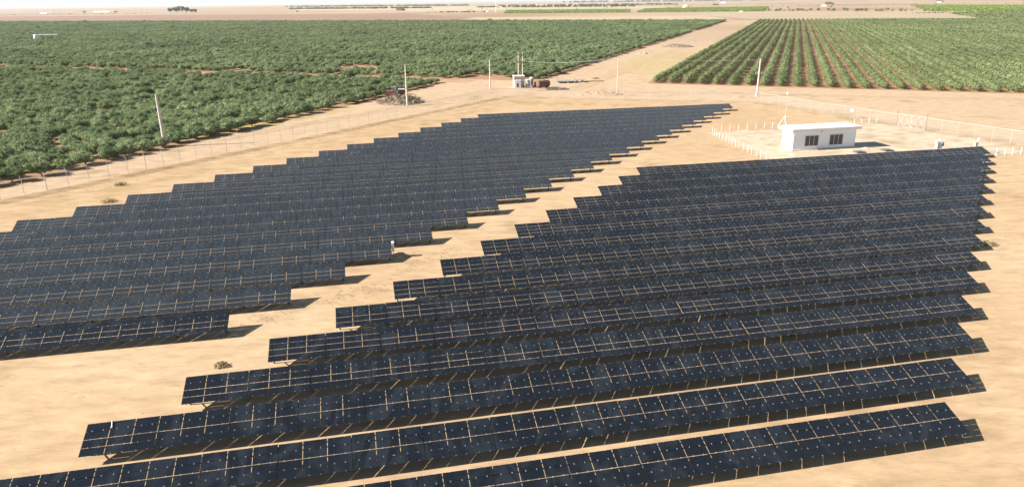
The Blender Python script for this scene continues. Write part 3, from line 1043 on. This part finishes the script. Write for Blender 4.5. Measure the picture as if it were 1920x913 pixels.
m = MB(); m.cyl((0, 0, -.1), (0, 0, 1.5), .06, n=8); m.cyl((.45, 0, 1.4), (.5, 0, 2.5), .03, n=6); m.bar((0, 0, 1.45), (.5, 0, 1.45), .05); m.build('post', M_GALV, t)
m = MB(); m.box((0, 0, 1.78), (.55, .4, .7)); m.box((0, 0, 2.15), (.62, .46, .05)); m.build('cabinet', M_WHITE, t)
m = MB(); m.lathe([(.12, 0), (.26, .08), (.26, .2)], (.5, 0, 2.4), 12); dome(m, (.5, 0, 2.6), .26); m.build('sensor_dome', M_WHITE, t)

# white box at the end of the fourth left row, spoil below it, and a pipe on the third right row
ea = A * 2.75 + NN * 75.6
t = thing('combiner_box', 'slim white box on a post at the right end of the fourth left panel row', 'electrical box', (ea.x, ea.y, 0), PHI)
m = MB(); m.cyl((0, 0, -.1), (0, 0, 1.0), .04, n=8); m.build('post', M_GALV, t)
m = MB(); m.box((0, 0, 1.18), (.26, .5, .84)); m.cyl((-.13, 0, 1.6), (.13, 0, 1.6), .25, n=14); m.build('cabinet', M_WHITE, t)
o_ = A * 3.35 + NN * 75.9
m = MB(); rng_ = np.random.default_rng(4)
for c, r in (((0, 0, .05), (.8, .5, .35)), ((.7, -.2, .02), (.6, .4, .25)), ((-.5, -.3, 0), (.5, .4, .22))): lump(m, c, r, rng_, n=9, k=6)
tag(m.build('soil_heap', M_DIRT, None, (o_.x, o_.y, 0), smooth=True), 'small sandy heap of soil beside the white box in the aisle', 'soil heap')
m = MB()
pa, pb_ = slope(0, 2.50, .04), slope(.1, 1.95, .04)
m.cyl(pa, pb_, .035, n=8); m.cyl((pa[0], pa[1] + .05, pa[2] - .1), pa, .035, n=8)
base = A * (46.14 - 15 * SEC + 1.42) + NN * (31.786 + 2 * 5.0108)
o = m.build('white_pipe', M_WHITE, None, (base.x, base.y, 0)); o.rotation_euler = (0, 0, PHI)
tag(o, 'short white pipe lying over the top edge of the third right panel row', 'pipe')

# ------------------------------------------------------------------ power poles
def pole(x, y, h, label, bracket='cross', lean=0.0, r=.27):
    t = thing('power_pole', label, 'power pole', (x, y, 0), random.uniform(-.1, .1))
    m = MB(); m.cyl((0, 0, -.3), (lean, 0, h), r, r * .55, 10); m.box((0, 0, .05), (r * 3, r * 3, .2)); m.build('pole', M_CONC, t)
    if bracket == 'cross':
        m = MB(); m.bar((-1.1 + lean, -.08, h - .25), (1.1 + lean, -.08, h - .25), .09, .1); m.bar((lean, 0, h - 1.1), (.8 + lean, -.05, h - .3), .05)
        m.build('crossarm', M_DGREY, t)
        for dx in (-1.0, 0.0, 1.0):
            m = MB(); m.lathe([(.03, 0), (.07, .05), (.04, .12), (.07, .18), (.03, .26)], (dx + lean, -.08, h - .2), 8); m.build('insulator', M_GREY, t)
    return t


pole(-68.7, 141.5, 10.2, 'pale concrete pole at the near left edge of the olive orchard', lean=-.15, r=.36)
pole(-28.1, 197.5, 10.8, 'pale concrete pole in front of the dark brush heap')
pole(-6.4, 232.8, 9.3, 'pale concrete pole left of the twin transformer poles', r=.24)
t4 = pole(32.0, 217.9, 10.7, 'thin concrete pole standing by the low dirt mound', 'none', r=.16)
m = MB(); m.bar((-.5, 0, 10.5), (.6, 0, 10.5), .07); m.build('crossarm', M_DGREY, t4)
t5 = pole(70.6, 207.9, 10.4, 'concrete pole with switchgear before the right orchard', 'none', lean=.1, r=.3)
m = MB(); m.bar((-.8, 0, 10.2), (.8, 0, 10.2), .08); m.build('crossarm', M_DGREY, t5)
m = MB(); m.bar((-.9, 0, 6.3), (.9, 0, 6.3), .1)
for dx in (-.8, -.3, .3, .8): m.cyl((dx, 0, 6.3), (dx, 0, 7.0), .09, .06, 8)
m.cyl((-.75, 0, 7.0), (-.6, 0, 10.1), .02, n=5)
m.build('switchgear', M_GREY, t5)
t = thing('transformer_platform', 'pair of pale poles joined by two cross platforms behind the white kiosk', 'power pole', (3.8, 263.3, 0))
for dx in (-.75, .75):
    m = MB(); m.cyl((dx, 0, -.3), (dx, 0, 9.4), .19, .14, 10); m.build('pole', M_CONC, t)
for z, wd in ((8.7, 2.6), (6.2, 3.0)):
    m = MB(); m.bar((-wd / 2, -.2, z), (wd / 2, -.2, z), .14, .2); m.bar((-wd / 2, .2, z), (wd / 2, .2, z), .14, .2)
    for dx in (-1.0, 0, 1.0): m.cyl((dx, 0, z + .1), (dx, 0, z + .5), .08, .05, 8)
    m.build('cross_platform', M_DGREY, t)
m = MB()
for z in np.arange(.8, 6, .6): m.bar((-.75, 0, z), (.75, 0, z), .05)
m.build('rung', M_DGREY, t)
t = thing('thin_pole', 'thin dark steel pole standing beside the rusty tank', 'pole', (12.4, 236.6, 0))
m = MB(); m.cyl((0, 0, -.2), (0, 0, 6.0), .06, .04, 7); m.build('pole', M_DGREY, t)
m = MB(); m.box((0, 0, 6.0), (.25, .1, .1)); m.build('cap', M_DGREY, t)


def wires(label, a, b, offs, sag=.8):
    m = MB()
    a, b = Vector(a), Vector(b)
    for o in offs:
        prev = None
        for i in range(17):
            f = i / 16
            p = a.lerp(b, f) + Vector(o) - Vector((0, 0, sag * 4 * f * (1 - f)))
            if prev is not None: m.cyl(prev, p, .010, n=4, cap=False)
            prev = p
    tag(m.build('power_line', M_WIRE), label, 'power line')


W3 = ((0, 0, 0), (.1, .7, 0), (-.1, -.7, 0))
wires('slack power wires between the twin poles and the thin pole by the mound', (4.3, 263.2, 6.4), (32, 217.9, 10.5), W3, 1.0)
wires('power wires between the thin pole and the pole before the right orchard', (32, 217.9, 10.5), (70.6, 207.9, 10.2), W3[:2], .7)
wires('power wires from the crossarm pole to the twin poles', (-6.4, 232.8, 9.2), (3.3, 263.2, 8.9), W3, .3)

# ------------------------------------------------------------------ the pump yard beyond the fence
t = thing('transformer_kiosk', 'cream kiosk with white roof slab in front of the twin poles', 'kiosk', (1.2, 238.0, 0), .12)
m = MB(); m.box((1.75, 1.3, 1.7), (3.4, 2.6, 3.4)); m.build('wall', M_CREAM, t)
m = MB(); m.box((1.75, 1.3, 3.5), (3.8, 3.0, .2)); m.build('roof', M_ROOF, t)
m = MB(); m.box((.55, -.02, 2.4), (.45, .05, .7)); m.build('window', M_DARK, t)
t = thing('white_cabinet', 'white masonry cabinet with a dark doorway in front of the kiosk', 'cabinet', (1.5, 234.9, 0), .1)
m = MB(); m.box((1.0, .8, 1.2), (1.95, 1.5, 2.4)); m.box((1.0, .8, 2.44), (2.05, 1.6, .1)); m.build('wall', M_WHITE, t)
m = MB(); m.box((.95, .04, .95), (.5, .03, 1.3)); m.build('door', M_DARK, t)
t = thing('grey_cabinet', 'small grey cabinet between the white cabinet and the tanks', 'cabinet', (4.1, 236.3, 0), .1)
m = MB(); m.box((0, 0, 1.15), (1.0, 1.0, 2.3)); m.box((0, 0, 2.33), (1.1, 1.1, .08)); m.build('body', M_GREY, t)
m = MB(); m.box((.1, -.51, .5), (.5, .04, .7)); m.build('door', M_DARK, t)


def tank(x, y, r, h, mat, label):
    t = thing('water_tank', label, 'tank', (x, y, 0))
    m = MB(); m.lathe([(r, -.1), (r, h * .3), (r * 1.02, h * .31), (r, h * .33), (r, h * .65), (r * 1.02, h * .66), (r, h * .68), (r, h)], n=20); m.build('shell', mat, t)
    m = MB(); m.lathe([(r * 1.05, h - .06), (r * 1.05, h + .05), (r * .5, h + .2), (.2, h + .24), (.001, h + .24)], n=20); m.build('lid', M_ROOF, t)
    return t


tank(5.7, 236.4, .75, 2.5, M_GREY, 'pale upright cylinder tank left of the taller grey one')
tank(6.9, 238.0, .72, 2.9, M_GREY, 'taller grey upright tank left of the black barrel')
m = MB(); m.lathe([(.42, 0), (.45, .3), (.42, .32), (.45, .9), (.42, 1.5), (.2, 1.6), (.001, 1.6)], n=14)
tag(m.build('black_barrel', M_DARK, None, (8.3, 239.2, 0)), 'black barrel behind the rusty tank and the grey tank', 'barrel')
m = MB(); m.lathe([(.30, 0), (.32, .04), (.30, .33), (.32, .36), (.30, .7), (.32, .95), (.29, 1.0), (.001, .98)], n=14)
tag(m.build('red_drum', M_RED, None, (7.1, 234.9, 0)), 'small faded red drum beside the rusty tank', 'drum')
t = thing('rusty_tank', 'big rusty brown horizontal tank lying beyond the fence', 'tank', (10.6, 235.2, 0), .55)
t.scale = (.84, .9, .92)
m = MB()
R_ = 1.2
prof = [(-2.7, .001), (-2.72, .6), (-2.6, 1.05), (-2.4, R_), (-.8, R_), (-.8, R_ * 1.015), (-.74, R_ * 1.015), (-.74, R_), (.8, R_), (.8, R_ * 1.015), (.86, R_ * 1.015), (.86, R_), (2.4, R_), (2.6, 1.05), (2.72, .6), (2.7, .001)]
vs, fs = [], []
NQ = 24
for x, r in prof:
    for i in range(NQ):
        a_ = 2 * math.pi * i / NQ
        vs.append((x, r * math.cos(a_), 1.45 + r * math.sin(a_)))
for k in range(len(prof) - 1):
    for i in range(NQ): fs.append((k * NQ + i, (k + 1) * NQ + i, (k + 1) * NQ + (i + 1) % NQ, k * NQ + (i + 1) % NQ))
m.add(vs, fs)
m.build('shell', M_RUST, t)
m = MB(); m.cyl((.4, 0, 2.6), (.4, 0, 2.85), .3, n=12); m.build('hatch', M_RUST, t)
for x in (-1.7, 1.7):
    m = MB(); m.box((x, 0, .25), (.3, 1.9, .5)); m.build('cradle', M_DGREY, t)
for i, (x, y, l, rz, lab) in enumerate(((15.0, 229.0, 7.2, .06, 'long dark steel channel lying nearest the fence below the rusty tank'), (14.6, 231.6, 6.6, -.02, 'dark steel channel lying just below the rusty tank'))):
    m = MB(); m.box((0, 0, .12), (l, .5, .06)); m.box((0, -.25, .2), (l, .06, .36)); m.box((0, .25, .2), (l, .06, .36))
    o = m.build('steel_channel', M_DGREY, None, (x, y, 0)); o.rotation_euler = (0, 0, rz); tag(o, lab, 'steel channel')
t = thing('sheet_platform', 'low platform of weathered grey sheets on blocks right of the rusty tank', 'platform', (20.5, 250.5, 0), .05)
m = MB(); m.box((-1.6, .2, .72), (6.2, 5.6, .09)); m.box((3.1, .9, .80), (4.2, 3.4, .08), rz=.1); m.build('sheet', M_SLAB, t)
for x, y in ((-4.2, -2.2), (-1, -2.3), (1.2, -2.2), (4.4, -.4), (2.4, -.6), (-4.2, 2.2), (1.2, 2.4), (4.6, 2.2)):
    m = MB(); m.box((x, y, .33), (.5, .5, .66)); m.build('block', M_GREY, t)
m = MB(); m.cyl((0, 0, .12), (6.5, .4, .12), .12, n=8); tag(m.build('long_pipe', M_BARK, None, (26.0, 252.5, 0)), 'thin brown pipe lying right of the sheet platform', 'pipe')
m = MB(); m.bar((0, 0, .1), (1.4, -1.6, .5), .3); m.bar((.4, -.3, .1), (2.2, .2, .3), .2); tag(m.build('dead_branch', M_BARK, None, (29.5, 262, 0)), 'dark broken branch lying on the pale track', 'branch')


def mound(name, label, cat, x, y, rx, ry, h, mat, seed, rz=0, twigs=0, n=46):
    rng = np.random.default_rng(seed)
    b = MB()
    g = np.linspace(-1, 1, n)
    gx, gy = np.meshgrid(g, g, indexing='ij')
    rad = np.hypot(gx, gy)
    sh = np.clip(1 - rad ** 1.6, 0, 1)
    zz = sh * h * (.35 + 1.1 * fbm(gx * 2.3 + seed, gy * 2.3, seed)) + np.where(sh > 0.02, (fbm(gx * 9, gy * 9, seed + 3, 3) - .5) * h * .5 * np.sqrt(sh), 0) - .05
    vs = [(gx[i, j] * rx, gy[i, j] * ry, zz[i, j]) for i in range(n) for j in range(n)]
    fs = [(i * n + j, (i + 1) * n + j, (i + 1) * n + j + 1, i * n + j + 1) for i in range(n - 1) for j in range(n - 1)
          if max(sh[i, j], sh[i + 1, j], sh[i + 1, j + 1], sh[i, j + 1]) > 0]
    b.add(vs, fs)
    for _ in range(twigs):
        i, j = rng.integers(4, n - 4, 2)
        if sh[i, j] < .08: continue
        p = Vector((gx[i, j] * rx, gy[i, j] * ry, zz[i, j]))
        dv = Vector(rng.normal(0, 1, 3)); dv.z = abs(dv.z) * .6
        b.bar(p - dv.normalized() * .2, p + dv.normalized() * rng.uniform(.5, 1.4), .06, .09)
    o = b.build(name, mat, None, (x, y, 0)); o.rotation_euler = (0, 0, rz)
    return tag(o, label, cat)


mound('brush_heap', 'wide heap of dead brown branches behind the second pale pole', 'brush heap', -31.0, 203.5, 7.0, 6.2, 2.2, M_BRUSH, 5, .15, 420)
mound('dirt_mound', 'low rough mound of brown dirt at the foot of the thin pole', 'dirt mound', 26.8, 216.0, 7.5, 4.2, 1.1, M_DIRT, 9, 0, 60)
mound('brush_heap', 'flat grey heap of dead brush on the track between the orchards', 'brush heap', 100.0, 440.0, 9.0, 10.0, 1.7, M_BRUSH, 13, .4, 160)
mound('dirt_mound', 'small pointed dirt mound on the track before the far brush heap', 'dirt mound', 69.0, 384.0, 3.0, 4.0, 1.2, M_DIRT, 15)
mound('dirt_mound', 'thin scrape of dug soil by the pole near the right orchard', 'dirt mound', 66.0, 205.0, 4.0, 2.0, .5, M_DIRT, 17)

# boxes behind the brush heap
t = thing('red_box', 'faded red storage box behind the brush heap', 'storage box', (-36.2, 218.5, 0), .15)
m = MB(); m.box((0, 0, .8), (2.0, 1.6, 1.6)); m.build('body', M_RED, t)
m = MB(); m.box((0, 0, 1.63), (2.1, 1.7, .07)); m.build('lid', M_RED, t)
t = thing('grey_tank', 'grey square tank standing between the two red boxes', 'tank', (-35.3, 221.0, 0), .1)
m = MB(); m.box((0, 0, 1.15), (1.6, 1.4, 2.3)); m.build('body', M_GREY, t)
m = MB(); m.box((0, 0, 2.34), (1.7, 1.5, .1)); m.build('lid', M_SLAB, t)
t = thing('dark_red_box', 'dark red box with a white lid right of the grey tank', 'storage box', (-33.2, 222.5, 0), .2)
m = MB(); m.box((0, 0, .75), (1.9, 1.5, 1.5)); m.build('body', M_DRED, t)
m = MB(); m.box((0, 0, 1.54), (2.0, 1.6, .09)); m.build('lid', M_ROOF, t)

# shelter and tank inside the left orchard
t = thing('pump_shelter', 'long flat white roof of a pump shelter inside the left orchard', 'shelter', (-392, 632, 0), .1)
m = MB(); m.box((0, 0, 4.3), (20, 5, .25)); m.build('roof', M_ROOF, t)
for x in (-9, 0, 9):
    m = MB(); m.cyl((x, 0, 0), (x, 0, 4.3), .15, n=6); m.build('post', M_GALV, t)
m = MB(); m.lathe([(1.9, 0), (2.0, 2.2), (1.8, 4.2), (1.1, 5.0), (.001, 5.2)], n=16)
tag(m.build('round_tank', M_WHITE, None, (-391, 617, 0)), 'round white tank in front of the pump shelter in the orchard', 'tank')

# ------------------------------------------------------------------ weeds
def tuft(name, label, cat, x, y, r, h, n, mat, seed, grp=None):
    rng = np.random.default_rng(seed)
    b = MB()
    for _ in range(n):
        q = math.sqrt(rng.uniform()) * r
        a_ = rng.uniform(0, 6.28)
        p = np.array((q * math.cos(a_), q * math.sin(a_) * .8, rng.uniform(.02, h) * (1 - .5 * q / r)))
        leaf_quads(b, [p], [np.array((math.cos(a_), math.sin(a_), .6))], .24, rng, asp=.35)
    lump(b, (0, 0, .05), (r * .5, r * .42, h * .5), rng)
    return tag(b.build(name, mat, None, (x, y, 0)), label, cat, grp)


tuft('dry_bush', 'round dry bush in the aisle above the fourth right panel row', 'bush', -22.7, 49.8, .6, .36, 200, M_DRY, 1)
tuft('dry_bush', 'greenish dry bush at the right ends of the right-hand rows', 'bush', 53.6, 76.2, .95, .55, 260, M_DRY, 2)
tuft('dry_bush', 'dark dry shrub beside the tenth left panel row', 'bush', -57.6, 99.4, 1.3, .7, 320, M_DRY, 3)
tuft('dry_bush', 'small dry shrub between the left fence and the panels', 'bush', -61.2, 109.4, 1.1, .7, 240, M_DRY, 4)
tuft('yellow_weed', 'patch of yellow-green weeds among the left orchard trees', 'weeds', weed_c[0], weed_c[1], 5.5, 1.5, 1500, M_YELLOW, 5)

gb = MB(); rng = np.random.default_rng(77)
spots = []
for (p, q, n_, sp) in (((-17.5, 62), (-12, 67), 70, 1.0), ((-11, 71), (-6, 77), 60, 1.2), ((-24, 56), (-19, 61), 60, 1.0), ((-72, 100), (-8, 202), 420, 1.3), ((-66, 104), (-20, 176), 160, 3.0),
                       ((8, 203), (62, 189), 160, 1.4), ((69, 189), (83, 157), 120, 1.0), ((87, 147), (104, 115), 160, 1.1), ((44, 148), (80, 152), 200, 3.5), ((40, 282), (105, 380), 400, 9),
                       ((-64, 152), (-44, 190), 200, 2.0), ((30, 83), (34, 92), 18, 1.2), ((55, 72), (61, 84), 14, 1.6), ((-40, 40), (-28, 48), 12, 3)):
    f = rng.uniform(0, 1, n_)
    for k in f: spots.append((p[0] + (q[0] - p[0]) * k + rng.normal(0, sp), p[1] + (q[1] - p[1]) * k + rng.normal(0, sp), 1 if p[1] > 270 else .6))
for x, y, s in spots:
    for _ in range(7):
        a_ = rng.uniform(0, 6.28)
        leaf_quads(gb, [np.array((x + rng.normal(0, .12 * s), y + rng.normal(0, .12 * s), rng.uniform(.03, .16)))], [np.array((math.cos(a_), math.sin(a_), .5))], .2 * s, rng, asp=.3)
tag(gb.build('dry_grass', M_DRY), 'sparse dry grass tufts on the sandy ground', 'grass', None, 'stuff')

# small stones and clods
cb_ = MB(); rng = np.random.default_rng(5)
for _ in range(700):
    f = rng.uniform()
    if f < .75:
        k = rng.uniform(); x, y = -97 + 93.6 * k + rng.normal(1.6, .7), 66 + 147 * k + rng.normal(-1.0, .7)
    else:
        x, y = rng.uniform(-40, 40), rng.uniform(30, 110)
    s = rng.uniform(.04, .13) * (1 if f < .75 else .5)
    lump(cb_, (x, y, .0), (s, s * .8, s * .6), rng, n=5, k=4)
tag(cb_.build('gravel', M_DIRT), 'loose clods and pebbles on the sand', 'gravel', None, 'stuff')

# ------------------------------------------------------------------ far away
tall = [crown_mesh('crown', M_TALL, 500 + i, R=(7, 6.5, 8.0), zc=9.5, lobes=12, leaves=600, size=2.0, lob_r=.42) for i in range(3)]
tt = MB(); tt.cyl((0, 0, -.2), (0, 0, 8), .5, .3, 8); ME_TT = tt.mesh('trunk', M_BARK)
for i, (px_, s, lab) in enumerate(((-1232, .82, 'leftmost pale tree of the far dark tree clump'), (-1207, 1.0, 'second tree from the left in the far dark clump'), (-1184, 1.1, 'tallest dark tree of the far clump'),
                                   (-1163, .9, 'dark tree right of the tallest one in the far clump'), (-1140, .62, 'low dark tree near the right end of the far clump'), (-1124, .62, 'rightmost small tree of the far dark clump'))):
    t = thing('tall_tree', lab, 'tree', (px_, 2722 - .42 * (px_ + 1170), 0), i * 1.3, 'far clump of tall trees')
    t.scale = (s * 1.75, s * 1.6, s * 1.3)
    link('crown', tall[i % 3], t); link('trunk', ME_TT, t)

st = [crown_mesh('crown', M_HEDGE, 600 + i, R=(3.2, 3.0, 2.3), zc=2.6, lobes=7, leaves=200, size=1.1) for i in range(3)]
rng = np.random.default_rng(8)
sp_ = [(554, 1611), (566, 1600), (590, 1640), (612, 1646), (622, 1590), (640, 1655), (655, 1600), (679, 1584), (700, 1560)]
for _ in range(46):
    f = rng.uniform(); sp_.append((545 + 330 * f + rng.normal(0, 10), 1660 - 330 * f + rng.normal(0, 45)))
proto2 = []
for i, (x, y) in enumerate(sp_):
    s = rng.uniform(.6, 1.35)
    if i < 3:
        t = thing('field_tree', 'small dark tree scattered on the dry field beyond the right orchard', 'tree', (x, y, 0), 0, 'scattered trees on the far dry field')
        link('crown', st[i], t); link('trunk', trunks[i], t); proto2.append(t)
    else:
        t = dup(proto2[i % 3], (x, y, 0), rng.uniform(0, 6))
    t.scale = (s, s, s)
for x, y, lab, s in ((-1803, 3200, 'left one of two lone bushes before the far greenhouses', 2.0), (-1582, 3030, 'right one of two lone bushes before the far greenhouses', 1.9),
                     (-720, 2560, 'small lone tree right of the far tree clump', 1.3)):
    t = dup(proto2[0], (x, y, 0), 1.0, lab, (s * 1.6, s, s * .8)); t['group'] = 'lone bushes on the far plain'


def treeline(label, a, b, h, depth, n, mat=M_TALL):
    rng = np.random.default_rng(int(abs(a[0])) + n)
    m = MB()
    for _ in range(n):
        f = rng.uniform()
        x, y = a[0] + (b[0] - a[0]) * f + rng.normal(0, 4), a[1] + (b[1] - a[1]) * f + rng.normal(0, depth)
        hh = h * rng.uniform(.5, 1.2)
        lump(m, (x, y, hh * .5), (hh * rng.uniform(.8, 1.8), hh * .9, hh * .55), rng, n=6, k=4)
    tag(m.build('treeline', mat), label, 'trees', None, 'stuff')


treeline('far dark treeline nearest the tall tree clump, left of centre', (-1150, 4050), (-380, 3620), 7, 60, 260)
treeline('longer and farther grey treeline beyond the nearest dark one', (-2100, 7200), (-300, 5600), 10, 110, 300)
treeline('thin tree belt behind the pale mast', (-150, 3650), (560, 3300), 6, 45, 160)
treeline('tree belt beyond the bright green blocks', (-60, 4700), (900, 4100), 7, 60, 160)
treeline('low dark scrub line on the left plain', (-2550, 3050), (-1250, 2680), 1.6, 25, 130)
treeline('low scrub before the bright green block', (-190, 2100), (-60, 2020), 2.2, 18, 40)
treeline('sparse dark scrub dotted over the far right plain', (800, 2500), (2700, 2700), 2.2, 330, 70)
treeline('sparse scrub dotted over the middle plain', (-300, 2700), (700, 2600), 2.0, 300, 40)
treeline('hazy wooded rise along the right horizon', (800, 11000), (9000, 8000), 22, 300, 420)

gh = MB()
for k in range(6): gh.cyl((-62, k * 8, 0), (62, k * 8, 0), 4.0, n=12)
ME_GH = gh.mesh('greenhouse', M_PLASTIC)
for x, y, rz, sx, lab in ((-2180, 3100, -.45, .9, 'long white greenhouse roof at the left end of the plain'), (-1960, 3180, -.45, .35, 'shorter white greenhouse roof right of the longest one'),
                          (-2600, 3350, -.4, .8, 'white greenhouse strip cut by the left picture edge'), (-1900, 3520, -.4, .8, 'white greenhouse strip behind the lone bushes'),
                          (280, 4600, -.25, 2.2, 'long white shed roof on the skyline right of the mast')):
    o = link('greenhouse', ME_GH, None, (x, y, 0), rz); o.scale = (sx, .7, 1.1); tag(o, lab, 'greenhouse', 'far greenhouses')

hb_ = MB(); hb_.box((0, 0, 3), (14, 9, 6)); hb_.box((0, 0, 6.2), (15, 10, .4)); hb_.box((8.5, 1, 2), (5, 6, 4)); hb_.box((-3, -4.55, 2.6), (2, .12, 2)); hb_.box((3, -4.55, 2.6), (2, .12, 2))
MW_, MD_ = hb_.mesh('far_house', M_ROOF), hb_.mesh('far_house', M_BARK)
for x, y, s, w_, lab in ((1010, 2420, 1.0, 1, 'tiny white house beyond the scattered trees'), (1290, 3050, 1.8, 0, 'dark long barn on the far right plain'), (1880, 3300, 1.1, 1, 'tiny white house on the far right plain'),
                         (2050, 3600, 1.6, 0, 'dark barn on the skyline at far right'), (565, 2440, .8, 1, 'small white hut at the corner of the bright green block'), (1330, 4700, 2, 1, 'pale house on the right skyline'),
                         (700, 3000, 1.2, 1, 'white hut on the plain behind the bright green block'), (-385, 2660, 1.6, 0, 'low brown barn left of the pale mast'), (900, 3300, 1.4, 0, 'brown shed on the middle plain'),
                         (-60, 2060, .6, 1, 'small white hut at the foot of the pale mast'), (480, 1560, .5, 1, 'small pale hut at the end of the track')):
    tag(link('far_house', MW_ if w_ else MD_, None, (x, y, 0), -.3), lab, 'house', 'far houses on the plain').scale = (s, s, s * .8)

t = thing('radio_mast', 'tall thin pale mast on the far plain', 'mast', (-35.7, 2028, 0))
m = MB(); m.cyl((0, 0, 0), (0, 0, 34), 1.0, .5, 6); m.build('pole', M_ROOF, t)
m = MB(); m.box((0, 0, 33), (1.8, 1.8, 2.5)); m.build('antenna', M_ROOF, t)
t = thing('radio_mast', 'thin pale mast rising out of the far tree clump', 'mast', (-1172, 2700, 0))
m = MB(); m.cyl((0, 0, 0), (-2, 0, 26), .8, .5, 6); m.build('pole', M_ROOF, t)
m = MB(); m.box((-2, 0, 26), (1.6, 1.6, 2.0)); m.build('antenna', M_ROOF, t)
